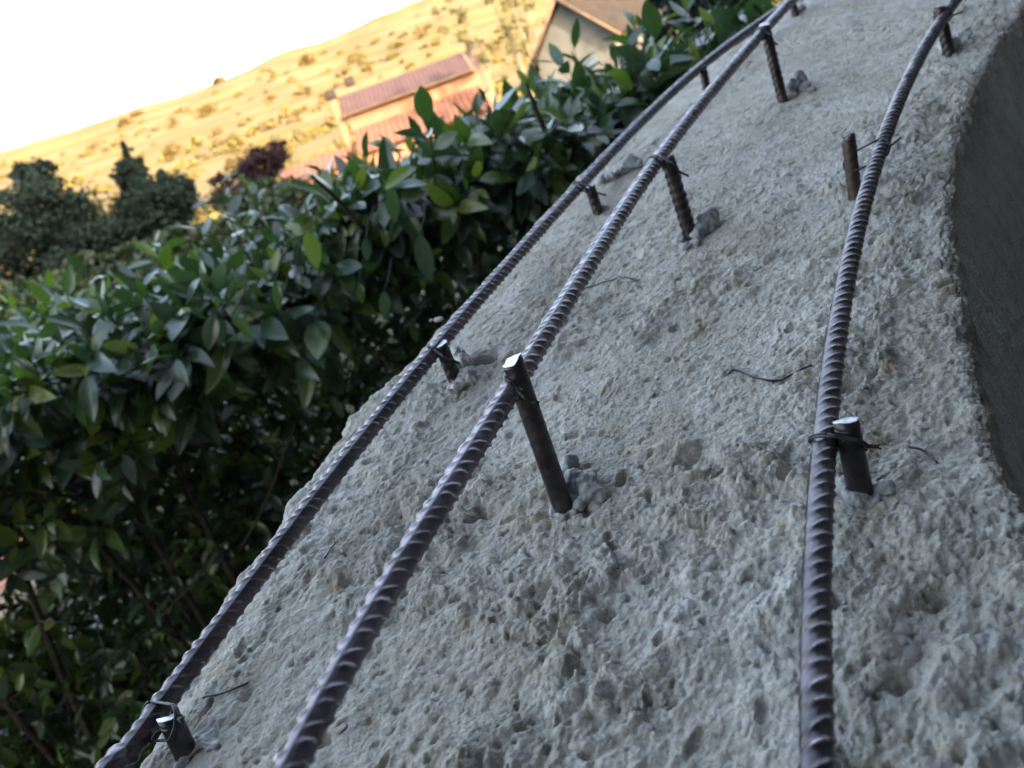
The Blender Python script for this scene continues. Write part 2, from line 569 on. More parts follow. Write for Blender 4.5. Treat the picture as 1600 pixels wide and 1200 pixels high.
A_ = prof[None, :, 0] * wl[:, None] + prof[None, :, 1]                 # lateral coordinate
PX = LE[:, None, 0] + e[:, None, 0] * A_; PY = LE[:, None, 1] + e[:, None, 1] * A_
PZ = PL[0] * PX + PL[1] * PY + PL[2] + prof[None, :, 2]
# unrolled surface coordinates for the relief
arcp = np.concatenate([[0], np.cumsum(np.hypot(np.diff(prof[:, 0] * 0.52 + prof[:, 1]), np.diff(prof[:, 2])))])
su = np.broadcast_to(arcp[None, :], PX.shape).copy(); sv = np.broadcast_to(S[:, None], PX.shape).copy()
topm = np.clip(1 - np.abs(prof[None, :, 2]) / 0.05, 0, 1)
wx = su + 0.004 * fbm(su * 30, sv * 30, 2, 61) + 0.0011 * fbm(su * 150, sv * 150, 2, 63); wy = sv + 0.004 * fbm(su * 30 + 9, sv * 30, 2, 67) + 0.0011 * fbm(su * 150 + 4, sv * 150, 2, 69)
near = np.clip((0.95 - PY) / 0.6, 0, 1)
edge_r = np.clip((prof[None, :, 0] - 0.72) / 0.2, 0, 1) * topm
patch = np.clip(0.5 + 1.5 * fbm(su * 8, sv * 8, 3, 40), 0, 1)
patch = patch * patch * (3 - 2 * patch)
patch2 = np.clip(0.5 + 1.8 * fbm(su * 17 + 5, sv * 17, 3, 43), 0, 1)
rough = 0.17 + near * (0.25 + 0.95 * patch * (0.5 + 0.6 * patch2)) + 0.55 * edge_r * (0.4 + 0.6 * patch2) + 0.28 * patch2 * (0.4 + 0.6 * patch)
rough = rough * 1.32
def billow(x, y, oct, seed, gain=0.5):
    t_ = np.zeros_like(x); a_ = 1.0
    for k_ in range(oct):
        ca_, sa_ = math.cos(0.9 * k_ + 0.4), math.sin(0.9 * k_ + 0.4)
        t_ += a_ * np.minimum(1, 2.2 * np.abs(vnoise((x * ca_ - y * sa_) * 2 ** k_ + 31.7 * k_, (x * sa_ + y * ca_) * 2 ** k_ - 5.3 * k_, seed + k_)))
        a_ *= gain
    return t_


H = 0.0030 * fbm(su * 6, sv * 6, 3, 30)
H += rough * (0.0012 * billow(wx * 44, wy * 44, 4, 31, 0.6) + 0.0016 * fbm(wx * 30, wy * 30, 3, 35))
b0 = bumps(wx, wy, 0.034, 90, 0.5, 0.2, 0.55, 0.36) * np.clip(rough - 0.45, 0, 1)
b1 = bumps(wx, wy, 0.019, 100, 0.40, 0.2, 0.58, 0.40); b2 = bumps(wx, wy, 0.0098, 120, 0.40, 0.22, 0.6, 0.42)
b3 = bumps(wx, wy, 0.0056, 140, 0.35, 0.25, 0.6, 0.45)
H += 0.0055 * b0 + rough * (0.0028 * b1 + 0.0017 * b2 + 0.0007 * b3)
p1 = bumps(wx + 3, wy + 5, 0.026, 200, 0.38, 0.06, 0.22, 0.6); p2 = bumps(wx + 1, wy + 8, 0.0105, 220, 0.38, 0.09, 0.25, 0.6)
p3 = bumps(wx + 7, wy + 2, 0.045, 240, 0.5, 0.08, 0.26, 1.2) * np.clip(rough - 0.5, 0, 1)
H -= (0.2 + rough) * (0.0062 * p1 + 0.0034 * p2) + 0.012 * p3
H += (0.5 + 0.5 * rough) * 0.00075 * fbm(su * 230, sv * 230, 3, 50, 0.7)
side = np.clip(-prof[None, :, 2] / 0.04, 0, 1)
H = H * (1 - 0.72 * side)
sc_ = np.clip(1 - np.abs(prof[None, :, 2]) / 1.0, 0, 1)
H *= sc_
H -= 0.004
rag = 0.006 * fbm(sv * 22 + 0 * su, su * 4, 4, 90) * np.clip(1 - prof[None, :, 0] * 12, 0, 1) * topm
na, nz = prof[None, :, 3], prof[None, :, 4]
PX = PX + e[:, None, 0] * (na * H + rag); PY = PY + e[:, None, 1] * (na * H + rag); PZ = PZ + nz * H
VV = np.stack([PX, PY, PZ + EYE], -1).reshape(-1, 3)
npf = len(prof)
wall_me = mesh_data('concrete_parapet', VV, grid_faces(npf, len(S)), M['concrete'])
parapet = tag(obj('concrete_parapet', wall_me), 'rough grey concrete parapet with rebar pinned along its sloping top', 'parapet')
HG = (PX, PY, PZ)


def top_z(p):
    """relief-true height of the parapet top under a point (eye frame)"""
    i = int(np.argmin(np.abs((LE[:, 0] + RE[:, 0]) / 2 - p[0]) + np.abs((LE[:, 1] + RE[:, 1]) / 2 - p[1])))
    lo, hi = max(0, i - 260), min(len(S), i + 260)
    d = (PX[lo:hi, 26:26 + NTOP] - p[0]) ** 2 + (PY[lo:hi, 26:26 + NTOP] - p[1]) ** 2
    k = np.unravel_index(np.argmin(d), d.shape)
    return PZ[lo:hi, 26:26 + NTOP][k]


# half-buried aggregate stones
def stone_me(seed):
    r = np.random.default_rng(seed)
    V, F = [], []
    nu, nv = 10, 6
    for j in range(nv):
        a = math.pi * (j + 0.5) / nv
        for i in range(nu):
            t_ = 2 * math.pi * i / nu
            d = np.array([math.sin(a) * math.cos(t_), math.sin(a) * math.sin(t_), math.cos(a)])
            k = 1 + 0.22 * math.sin(3 * d[0] + seed) + 0.15 * math.cos(4 * d[1] + 2 * seed) + r.uniform(-.13, .13)
            V.append(d * k * np.array([1, 0.78, 0.62]))
    V.append((0, 0, max(v[2] for v in V[:nu]) * 1.02)); V.append((0, 0, -0.6))
    Fq = grid_faces(nu, nv, 0, True)[:, ::-1]
    T_ = [(i, (i + 1) % nu, nu * nv) for i in range(nu)] + [((nv - 1) * nu + (i + 1) % nu, (nv - 1) * nu + i, nu * nv + 1) for i in range(nu)]
    return mesh_data('stone', np.array(V), [Fq, np.array(T_)], M['stone'])


stones = [stone_me(k) for k in range(6)]
k = 0
while k < 190:
    px, py = random.uniform(330, 1560), random.uniform(240, 1195)
    if random.random() > (py / 1250) ** 1.1 + (0.35 if px > 1330 else 0): continue
    p = on_top(px, py)
    l = np.array([np.interp(p[1], LE[:, 1], LE[:, 0])])[0]
    rt = np.interp(p[1], RE[:, 1], RE[:, 0])
    i_ = np.argmin(np.hypot(0.5 * (LE[:, 0] + RE[:, 0]) - p[0], 0.5 * (LE[:, 1] + RE[:, 1]) - p[1]))
    lat = (p[0] - LE[i_, 0]) * e[i_, 0] + (p[1] - LE[i_, 1]) * e[i_, 1]
    if lat < 0.03 or lat > wl[i_] - 0.08: continue
    sz = random.uniform(0.0024, 0.0050) if random.random() < .85 else random.uniform(.005, .007)
    o = obj('aggregate_stone', stones[k % 6], parapet, W((p[0], p[1], top_z(p) - 0.0012 - sz * 0.22)))
    o.scale = (sz, sz * random.uniform(.8, 1.1), sz * random.uniform(.6, .9))
    o.rotation_euler = (random.uniform(-.3, .3), random.uniform(-.3, .3), random.uniform(0, 6.28))
    k += 1


# ================================================================== reinforcing bars
def ribbed(P, r0, pitch=0.0090, rib=0.0015, nseg=44, twist=0.0, ds=0.0008, seed=0, one_way=False):
    P = np.asarray(P, float)
    seg = np.concatenate([[0], np.cumsum(np.linalg.norm(np.diff(P, axis=0), axis=1))])
    s_ = np.arange(0, seg[-1], ds)
    Q = np.stack([np.interp(s_, seg, P[:, i]) for i in range(3)], -1)
    T, Nn, B = frames(Q)
    th = np.linspace(0, 2 * np.pi, nseg, endpoint=False)
    TH, SS = np.meshgrid(th, s_)
    ph = (TH - twist) % (2 * np.pi)
    half = np.where(ph < np.pi, 0, 1)
    a = ph - np.pi * half                                            # 0..pi round each half
    idx_slope = np.where(half == 0, 1.0, 1.0)
    q = SS / pitch - idx_slope * (a - np.pi / 2) * (r0 / pitch) * 0.75 + 0.5 * half
    # alternate ribs lean differently, as on common bars
    k_ = np.floor(q + 0.5)
    alt = np.where((k_.astype(int) % 2) == 0, 0.18, -0.14) * (0 if one_way else 1)
    q = q + alt * (a - np.pi / 2) / (np.pi / 2)
    d = np.abs(q - k_) * pitch
    cres = np.clip(np.sin(a), 0, 1) ** 0.7 * np.clip(a * 4, 0, 1) * np.clip((np.pi - a) * 4, 0, 1)
    hh = rib * (0.8 + 0.35 * vnoise(SS * 90, TH * 1.2 + 3, seed + 5)) * cres * np.exp(-(d / 0.0014) ** 2)
    lon = np.exp(-((np.minimum(a, np.pi - a)) * r0 / 0.0009) ** 2) * rib * 0.35
    rr = r0 + np.maximum(hh, lon) + 0.00008 * fbm(SS * 200, TH * 3, 2, seed)
    V = Q[:, None, :] + rr[..., None] * (np.cos(TH)[..., None] * Nn[:, None, :] + np.sin(TH)[..., None] * B[:, None, :])
    V = V.reshape(-1, 3)
    wear = (hh / rib).ravel()
    n0 = len(V); L = (len(Q) - 1) * nseg
    V = np.vstack([V, Q[0], Q[-1]])
    tri = np.array([(((k + 1) % nseg), k, n0) for k in range(nseg)] + [(L + k, L + (k + 1) % nseg, n0 + 1) for k in range(nseg)])
    return V, [grid_faces(nseg, len(Q), 0, True), tri], np.concatenate([wear, [0, 0]])


POSTS = {   # foot, top (sight lines onto the parapet), width px, material, leaning
    'L1': ((291, 1178), (263, 1117), 37), 'L2': ((713, 598), (688, 537), 23), 'L3': ((933, 326), (921, 290), 17.5), 'L4': ((1105, 143), (1098, 104), 13),
    'A': ((877, 783), (799, 559), 36), 'B': ((1078, 365), (1043, 247), 23), 'C': ((1222, 152), (1194, 37), 16.5), 'D': ((1243, 24), (1234, -14), 12),
    'R1': ((1345, 770), (1321, 655), 41), 'R2': ((1336, 305), (1325, 211), 22), 'R3': ((1482, 80), (1467, 10), 18)}
PB, PT, PR = {}, {}, {}
for k, (f_, t_, wpx) in POSTS.items():
    b = on_top(*f_); PB[k] = b; PT[k] = up_from(b, *t_)
    dep = -(R.T @ PT[k])[2]
    PR[k] = 0.5 * wpx * dep / FPX

BAR_PX = {
    'M': [(464, 1175), (565, 998), (670, 825), (737, 697), (787, 622), (832, 562), (880, 481), (930, 401), (985, 312), (1029, 246), (1080, 181), (1145, 105), (1195, 45), (1238, 0)],
    'L': [(195, 1178), (232, 1126), (297, 1053), (357, 967), (400, 900), (440, 846), (500, 775), (560, 690), (620, 610), (654, 580), (687, 541), (716, 513), (750, 467), (797, 408), (850, 346), (911, 286), (965, 230), (1025, 166), (1095, 105), (1150, 62), (1212, 18), (1235, 2)],
    'R': [(1277, 1190), (1277, 1050), (1277, 925), (1280, 825), (1283, 750), (1289, 675), (1298, 600), (1303, 570), (1315, 480), (1330, 400), (1348, 320), (1374, 240), (1398, 175), (1431, 100), (1465, 42), (1492, 3)]}


def h_above(k, px):
    q = up_from(PB[k], *px)
    return q[2] - (PL[0] * q[0] + PL[1] * q[1] + PL[2])


BAR_H = {'M': ([620, 248, 45], [h_above('A', (803, 602)), h_above('B', (1036, 250)), h_above('C', (1201, 48))]),
         'L': ([1120, 540, 290, 105], [h_above('L1', (240, 1118)) * 0.55, h_above('L2', (684, 545)), h_above('L3', (914, 290)), h_above('L4', (1097, 106))]),
         'R': ([680, 30], [h_above('R1', (1310, 690)), h_above('R3', (1485, 22))])}
for k in BAR_H: print('BARH', k, BAR_H[k])
print('POST r', {k: round(v * 1000, 1) for k, v in PR.items()}, {k: round((PT[k] - PB[k])[2] * 100, 1) for k in PT})
BARS = {}
for k, px in BAR_PX.items():
    hy, hv = BAR_H[k]
    o_ = np.argsort(hy)
    hs = [np.interp(y, np.array(hy)[o_], np.array(hv)[o_]) for _, y in px]
    P = np.array([on_top(x, y, h) for (x, y), h in zip(px, hs)])
    c = np.concatenate([[0], np.cumsum(np.linalg.norm(np.diff(P, axis=0), axis=1))])
    sd_ = c / c[-1]
    co_ = [np.polyfit(sd_, P[:, i], 6) for i in range(3)]
    tt = np.linspace(0, 1, 300)
    Q = np.stack([np.polyval(cc, tt) for cc in co_], -1)
    d0 = (Q[0] - Q[6]) / np.linalg.norm(Q[0] - Q[6]); d1 = (Q[-1] - Q[-7]) / np.linalg.norm(Q[-1] - Q[-7])
    pre = np.array([Q[0] + d0 * x for x in np.linspace(0.35, 0.005, 30)])
    pre[:, 2] = np.maximum(pre[:, 2], PL[0] * pre[:, 0] + PL[1] * pre[:, 1] + PL[2] + 0.02)
    bend = np.array([0.25, -0.16, 0.0])
    post = np.array([Q[-1] + d1 * x + bend * x * x for x in np.linspace(0.005, 0.4, 40)])
    BARS[k] = np.vstack([pre, Q, post])
BR = 0.0063
for k, nm_m, tw, lab in (('L', 'steel', 2.18, 'dark ribbed rebar running along the hedge-side edge of the parapet'),
                         ('M', 'steel_scuffed', 1.83, 'scuffed shiny ribbed rebar held high on posts along the middle of the parapet'),
                         ('R', 'steel', 0.70, 'ribbed rebar lying near the inner edge of the parapet, closest to the dark side face')):
    V, F, wv = ribbed(BARS[k], BR, twist=tw, seed=ord(k))
    tag(obj('rebar', mesh_data('rebar', W(V), F, M[nm_m], attr={'wear': wv})), lab, 'rebar', 'long rebars along the parapet')


# ------------------------------------------------------------------ posts
def make_post(k, mat, lab, facet=(0.5, 0.3), rib=0.0008, rough_top=False):
    b, t_ = PB[k].copy(), PT[k].copy()
    ax = (t_ - b); ln = np.linalg.norm(ax); ax /= ln
    root = empty('rebar_post', W(b), lab, 'rebar post', 'short posts set in the parapet')
    r0 = PR[k] * 0.95
    cap = min(0.35 * r0 * 2, 0.004)
    sgm = np.linspace(-0.03, ln - cap, 40)[:, None] * ax[None, :]
    V, F, wv = ribbed(sgm, r0, pitch=0.0085, rib=rib, nseg=28, twist=random.uniform(0, 3), ds=0.0011, seed=ord(k[0]) + len(k), one_way=True)
    obj('shaft', mesh_data('shaft', V, F, M[mat], attr={'wear': wv}), root)
    # cut end: a stub whose top is sheared in two facets
    T_, Nn, B = frames(np.array([[0, 0, 0], ax * 0.01, ax * 0.02]))
    nn, bb = Nn[0], B[0]
    ns, rg = 28, 5
    Vc, Fc = [], []
    rng = np.random.default_rng(len(k) * 7 + ord(k[0]) + ord(k[-1]))
    an = rng.uniform(0, 6.28)
    # facet directions biased towards the viewer's side
    d2 = np.array([math.cos(an), math.sin(an)])
    for j in range(rg + 1):
        rad = r0 * 1.0 * (1 - j / rg) if j else r0 * 1.01
        for i in range(ns):
            a = 2 * math.pi * i / ns
            q = np.array([math.cos(a), math.sin(a)]) * rad
            z = min(0.0, -facet[0] * (q.dot(d2)) - r0 * 0.25 * facet[0]) if facet[0] else 0.0
            z = min(z, 0.0) + facet[1] * q.dot(np.array([-d2[1], d2[0]])) * 0.5
            z += rng.normal(0, 0.00012 + (0.0008 if rough_top else 0))
            Vc.append(ax * (ln + max(z, -cap * 0.9)) + nn * q[0] + bb * q[1])
    low = [ax * (ln - cap - 0.0005) + nn * math.cos(2 * math.pi * i / ns) * r0 * 1.01 + bb * math.sin(2 * math.pi * i / ns) * r0 * 1.01 for i in range(ns)]
    Vc = np.vstack([np.array(low), np.array(Vc)])
    me = mesh_data('cut_end', Vc, grid_faces(ns, rg + 2, 0, True), M['steel_rusty' if rough_top else 'cut'], False)
    if not rough_top:
        me.materials.append(M[mat])
        mi = np.zeros(len(me.polygons), dtype=np.int32); mi[:ns] = 1
        me.polygons.foreach_set('material_index', mi)
    obj('cut_end', me, root)
    return root


make_post('A', 'steel_post', 'tall dark post with chisel-cut top, nearest of the middle row', (0.75, 0.35), 0.00045)
make_post('B', 'steel_post', 'ribbed rusty-black post of the middle row with a folded resin lump at its foot', (0.0, 0.5), 0.0014)
make_post('C', 'steel_post', 'farthest tall post of the middle row, its bright cut tip above the bar', (0.3, 0.6), 0.0008)
make_post('D', 'steel_post', 'small distant post foot at the top edge of the photo under the bars', (0.2, 0.2))
make_post('L1', 'steel_post', 'short post at the bottom left corner tied to the hedge-side bar', (0.6, 0.2))
make_post('L2', 'steel_post', 'short post on the hedge-side bar beside two pale resin blobs', (0.0, 0.4))
make_post('L3', 'steel_post', 'short post on the hedge-side bar beside a grey resin worm', (0.0, 0.4))
make_post('L4', 'steel_post', 'short far post on the hedge-side bar seen just left of the middle bar', (0.0, 0.4))
make_post('R1', 'steel_post', 'thick short post with bright round top right of the nearest stretch of rebar', (0.25, 0.25), 0.0002)
make_post('R2', 'steel_rusty', 'brown rusted leaning post standing free of the bar with wires to it', (0.5, 0.3), 0.0006, True)
make_post('R3', 'steel_post', 'dark post behind the inner bar near the top right corner', (0.2, 0.5))


# ------------------------------------------------------------------ tie wires
def bar_near(k, p):
    P = BARS[k]
    i = int(np.argmin(np.linalg.norm(P - p, axis=1)))
    i = min(max(i, 2), len(P) - 3)
    t_ = P[i + 2] - P[i - 2]
    return P[i], t_ / np.linalg.norm(t_)


def tie(pk, bk, px, lab, sgn=1, wr=0.00065, strands=2, knot=0.011, hoff=0.0, knot_at='post'):
    b, tp = PB[pk], PT[pk]
    ax = (tp - b) / np.linalg.norm(tp - b)
    q = up_from(b, *px)
    tpar_ = (q - b).dot(ax) + hoff
    pc = b + ax * tpar_
    bc, bt = bar_near(bk, pc)
    nvec = pc - bc
    nvec -= bt * nvec.dot(bt)
    dist = np.linalg.norm(nvec)
    nvec /= dist
    mid = 0.5 * (pc + bc)
    d = ax + sgn * bt * 0.9
    d -= nvec * d.dot(nvec); d /= np.linalg.norm(d)
    root = empty('tie_wire', W(mid), lab, 'tie wire', 'wires tying bars to posts')
    Vs, Fs, Ts, off = [], [], [], 0
    rb, rp = BR + 0.0013, PR[pk] + 0.0004
    sb = 1.0 / max(0.45, abs(d.dot(ax))); sp = 1.0 / max(0.45, abs(d.dot(bt)))
    for sidx in range(strands):
        gap = (sidx - (strands - 1) / 2) * wr * 2.3
        w3 = np.cross(nvec, d)
        pts = []
        for a in np.linspace(math.pi / 2, 3 * math.pi / 2, 14):           # round the bar (the -n side)
            pts.append(-nvec * (dist / 2) + nvec * math.cos(a) * (rb + wr) + d * math.sin(a) * (rb + wr) * sp)
        for a in np.linspace(-math.pi / 2, math.pi / 2, 14):              # round the post (the +n side)
            pts.append(nvec * (dist / 2) + nvec * math.cos(a) * (rp + wr) + d * math.sin(a) * (rp + wr) * sb)
        pts.append(pts[0])
        P = smooth_path(np.array(pts), 90)
        P = P + w3[None, :] * (gap + 0.0006 * np.sin(np.linspace(0, 9, 90) + sidx))[:, None]
        V, F, T_ = tube_geo(P, wr, 7, True, off)
        Vs.append(V); Fs.append(F); Ts.append(T_); off += len(V)
    obj('loop', mesh_data('loop', np.vstack(Vs), [np.vstack(Fs), np.vstack(Ts)], M['wire']), root)
    # twisted tail
    if knot_at == 'post':
        o0 = nvec * (dist / 2 + rp) + d * 0.3 * rp; dirk = nvec * 0.9 - d * 0.15 + np.array([0, 0, 0.15])
    else:
        o0 = -nvec * (dist / 2 + rb) - d * 0.2 * rb; dirk = -nvec * 0.9 + np.array([0, 0, 0.2])
    dirk /= np.linalg.norm(dirk)
    p1_ = np.cross(dirk, [0, 0, 1.0]); p1_ /= np.linalg.norm(p1_); p2_ = np.cross(dirk, p1_)
    Vs, Fs, Ts, off = [], [], [], 0
    for ph in (0, math.pi):
        tt = np.linspace(0, 1, 60)
        P = o0 + dirk * (tt * knot)[:, None] + (np.cos(tt * 15 + ph) * wr * 1.1)[:, None] * p1_ + (np.sin(tt * 15 + ph) * wr * 1.1)[:, None] * p2_
        P[-8:] += (np.linspace(0, 1, 8) ** 2)[:, None] * (p1_ * math.cos(ph) * 0.0022)
        V, F, T_ = tube_geo(P, wr, 6, True, off)
        Vs.append(V); Fs.append(F); Ts.append(T_); off += len(V)
    obj('twisted_end', mesh_data('twisted_end', np.vstack(Vs), [np.vstack(Fs), np.vstack(Ts)], M['wire']), root)


tie('A', 'M', (806, 618), 'wire loop tying the scuffed middle bar to its nearest tall post', -1, strands=1, knot=0.004, wr=0.0008)
tie('B', 'M', (1047, 262), 'black wire with a twisted tail at the top of the ribbed middle post', -1, knot=0.012)
tie('C', 'M', (1203, 58), 'black wire round the farthest middle post and the bar', -1, knot=0.009)
tie('L1', 'L', (262, 1130), 'tangled black wire round the short post at the bottom left corner', 1, knot=0.006, strands=3)
tie('L2', 'L', (695, 556), 'thin wire tying the hedge-side bar to the post beside the pale blobs', -1, knot=0.007)
tie('L3', 'L', (924, 297), 'wire with a flicked tail on the hedge-side post beside the resin worm', -1, knot=0.012)
tie('R1', 'R', (1330, 695), 'double wire loop tying the inner bar to its thick bright-topped post', -1, knot=0.007)
tie('R2', 'R', (1331, 255), 'long double wire stretched from the brown rusted post to the inner bar', 1, knot=0.012, knot_at='bar', wr=0.0006)
tie('R3', 'R', (1470, 25), 'dark wire knot on the inner bar near the top right corner', 1, knot=0.012, knot_at='bar')


# ------------------------------------------------------------------ resin squeezed out round the post feet
def resin(balls, lab, mat='resin', group='resin lumps at the post feet'):
    """balls: (px, py, radius mm, squash, lift mm)"""
    base = on_top(balls[0][0], balls[0][1])
    Vs, Fs, off = [], [], 0
    for bi, (x, y, rmm, sq, lift) in enumerate(balls):
        p = on_top(x, y)
        c = np.array([p[0], p[1], top_z(p) + lift / 1000.0]) - base
        r = rmm * 1.3 / 1000.0
        nu, nv = 14, 9
        V = []
        for j in range(nv + 1):
            a = math.pi * j / nv
            for i in range(nu):
                t_ = 2 * math.pi * i / nu
                d = np.array([math.sin(a) * math.cos(t_), math.sin(a) * math.sin(t_), math.cos(a)])
                k_ = 1 + 0.18 * math.sin(2.3 * d[0] + 3.1 * d[1] + bi * 1.7) + 0.12 * math.sin(5 * d[1] - 4 * d[2] + bi)
                V.append(c + d * r * k_ * np.array([1, 1, sq]))
        Vs.append(np.array(V)); Fs.append(grid_faces(nu, nv + 1, off, True)); off += len(V)
    me = mesh_data('resin_lump', np.vstack(Vs), np.vstack(Fs), M[mat])
    o = obj('resin_lump', me, None, W(base))
    md = o.modifiers.new('fuse', 'REMESH'); md.mode = 'VOXEL'; md.voxel_size = 0.0009; md.use_smooth_shade = True
    ms = o.modifiers.new('soften', 'SMOOTH'); ms.factor = 0.5; ms.iterations = 5
    tx = bpy.data.textures.new('resin_relief', 'CLOUDS'); tx.noise_scale = 0.011; tx.noise_depth = 5
    dm = o.modifiers.new('relief', 'DISPLACE'); dm.texture = tx; dm.strength = 0.0095; dm.mid_level = 0.5; dm.texture_coords = 'LOCAL'
    return tag(o, lab, 'resin lump', group)


resin([(862, 790, 4.5, .5, 0), (874, 796, 4.0, .6, 0), (890, 790, 4, .6, 1), (908, 778, 5, .7, 1), (922, 768, 7.5, .8, 2), (905, 755, 8, .9, 3), (916, 752, 6.5, .9, 4), (893, 732, 4.5, 1.5, 4), (888, 720, 3, 1.6, 6)],
      'crumpled grey resin lump and collar at the foot of the nearest tall post')
resin([(1060, 374, 6, .7, 1), (1070, 380, 6, .6, 1), (1084, 376, 6, .6, 1), (1092, 365, 7, 1.0, 3), (1102, 356, 8, 1.1, 4), (1112, 348, 7.5, 1.2, 6), (1118, 342, 5, 1.2, 9)],
      'folded grey resin lump curling round the ribbed middle post')
resin([(1238, 138, 9, 1.1, 3), (1248, 131, 9, 1.2, 6), (1258, 134, 7, .8, 3), (1268, 136, 5, .6, 2), (1234, 146, 6, .6, 0)],
      'grey resin lump beside the farthest tall middle post')
resin([(720, 604, 6, .6, 1), (728, 598, 7.5, .9, 3), (733, 591, 6, 1.0, 4), (711, 606, 4.5, .5, 1)], 'pale curved resin blob in front of the hedge-side post', 'resin_pale')
resin([(722, 573, 7.5, .9, 4), (728, 570, 7, 1.0, 6), (720, 565, 5.5, 1.2, 10)], 'small pale resin nub just behind the hedge-side post', 'resin_pale')
resin([(944, 282, 7, .9, 3), (953, 280, 7, .8, 3), (962, 274, 6, .7, 2), (972, 270, 6, .7, 2), (982, 266, 8, .8, 3), (992, 262, 9, .9, 4)], 'grey resin worm lying between the hedge-side and middle bars')
resin([(934, 325, 5, .6, 1), (941, 321, 5, .6, 1)], 'tiny grey resin dab at the foot of the short post by the worm')
resin([(1483, 76, 8, .9, 3), (1490, 73, 7, 1.0, 4), (1476, 70, 6, .9, 3), (1494, 68, 5, .8, 4)], 'white resin lump at the foot of the post near the top right corner', 'resin_pale')
resin([(1328, 768, 6, .9, 2), (1343, 780, 6, .8, 2), (1320, 756, 5, 1.0, 3), (1362, 774, 6, .5, 1), (1376, 766, 5.5, .5, 1), (1386, 770, 4, .4, 1)], 'dull grey resin flap under the thick bright-topped post')
resin([(300, 1172, 5, .6, 0), (316, 1162, 5.5, .6, 0), (330, 1152, 4, .5, 0), (284, 1188, 5, .4, 0), (332, 1166, 4, .4, 0)], 'crumbly grey resin heap behind the bottom left post')
resin([(1245, 20, 8, .8, 2), (1252, 16, 7, .8, 2)], 'small resin lump at the distant post foot by the top edge')


# ------------------------------------------------------------------ wire offcuts lying on the concrete
def offcut(px, lab, r=0.0007):
    P = []
    for (x, y) in px:
        p = on_top(x, y)
        P.append((p[0], p[1], top_z(p)))
    P = np.array(P)
    Q = smooth_path(P, 40)
    zt = np.array([top_z(q) for q in Q])
    zs = np.convolve(np.pad(zt, 6, mode='edge'), np.ones(13) / 13, 'valid')
    Q[:, 2] = np.maximum(zs + 0.0012, zt + r * 0.6)
    Q[:, 2] = np.convolve(np.pad(Q[:, 2], 3, mode='edge'), np.ones(7) / 7, 'valid') + 0.0004
    V, F, T_ = tube_geo(W(Q), r, 7)
    tag(obj('wire_offcut', mesh_data('wire_offcut', V, [F, T_], M['wire'])), lab, 'wire offcut', 'wire offcuts lying on the parapet')


offcut([(1137, 578), (1143, 571), (1155, 573), (1175, 584), (1195, 589), (1215, 587), (1240, 578), (1268, 569)], 'longest wire offcut, wavy, left of the inner bar', 0.0008)
offcut([(911, 449), (930, 445), (948, 440), (965, 438)], 'short straight wire offcut touching the right of the middle bar')
offcut([(963, 427), (970, 431), (985, 432), (999, 434)], 'short wire offcut pointing away beside the straight one near the middle bar')
offcut([(519, 843), (523, 852), (519, 865), (513, 884)], 'bent grey wire offcut between the hedge-side and middle bars')
offcut([(318, 1094), (324, 1091), (345, 1089), (370, 1082), (391, 1072)], 'wire offcut just above the bottom left post')
offcut([(947, 838), (953, 855), (960, 872), (966, 889)], 'straight wire offcut in front of the nearest tall post')
offcut([(1419, 694), (1430, 698), (1446, 704), (1459, 717), (1464, 722)], 'curved wire offcut right of the thick bright-topped post')
offcut([(1498, 54), (1504, 49), (1515, 41)], 'tiny wire offcut near the top right corner')

# ================================================================== laurel hedge
def leaf_template(rows, cols):
    tt = np.linspace(0, 1, rows)
    V = []
    for t_ in tt:
        wv = 0.205 * (math.sin(math.pi * min(1, t_ ** 0.85)) ** 0.8) if 0 < t_ < 1 else 0.006
        for c in np.linspace(-1, 1, cols):
            V.append((c * wv, t_, 0.35 * abs(c) * wv - 0.22 * t_ * t_ + 0.012 * math.sin(9 * t_ + 2 * c) * abs(c)))
    return np.array(V), grid_faces(cols, rows)


LT, LF = leaf_template(6, 3)
LT2, LF2 = leaf_template(9, 5)


def hedge_front(x): return 1.70 + 0.15 * (x + 2.0)
def hedge_top(x): return -0.105 + 0.044 * (x + 2) + 0.05 * np.clip((x - .25) / .4, 0, 1)


shoots = []          # (origin, direction, length, nleaf, leafsize)
rng = np.random.default_rng(5)


def lump(x, y): return 0.045 * math.sin(3.1 * x + 1) + 0.035 * math.sin(7.3 * x + 4 * y) + 0.02 * math.sin(17 * x + 9 * y)


for _ in range(900):        # crown of the hedge
    x = rng.uniform(-2.9, 1.7); y = hedge_front(x) + rng.uniform(-0.02, 0.95)
    z = hedge_top(x) + lump(x, y) - abs(rng.normal(0, 0.05)) - 0.06
    shoots.append(((x, y, z), (rng.normal(0, .4), rng.normal(-.15, .4), 1.0), rng.uniform(.08, .20), int(rng.integers(5, 9)), rng.uniform(.06, .10) * (1.08 if x > -.8 else 1)))
for _ in range(900):        # shoulder facing the viewer
    x = rng.uniform(-2.9, 1.7); q = abs(rng.normal(0, 0.10 if x > -.9 else .18))
    z = hedge_top(x) + lump(x, 2) - 0.05 - q; y = hedge_front(x) + rng.uniform(-0.10, 0.12) + 0.5 * q
    shoots.append(((x, y, z), (rng.normal(0, .45), -0.9, rng.uniform(0.0, .9)), rng.uniform(.08, .2), int(rng.integers(5, 9)), rng.uniform(.06, .105) * (1.08 if x > -.8 else 1)))
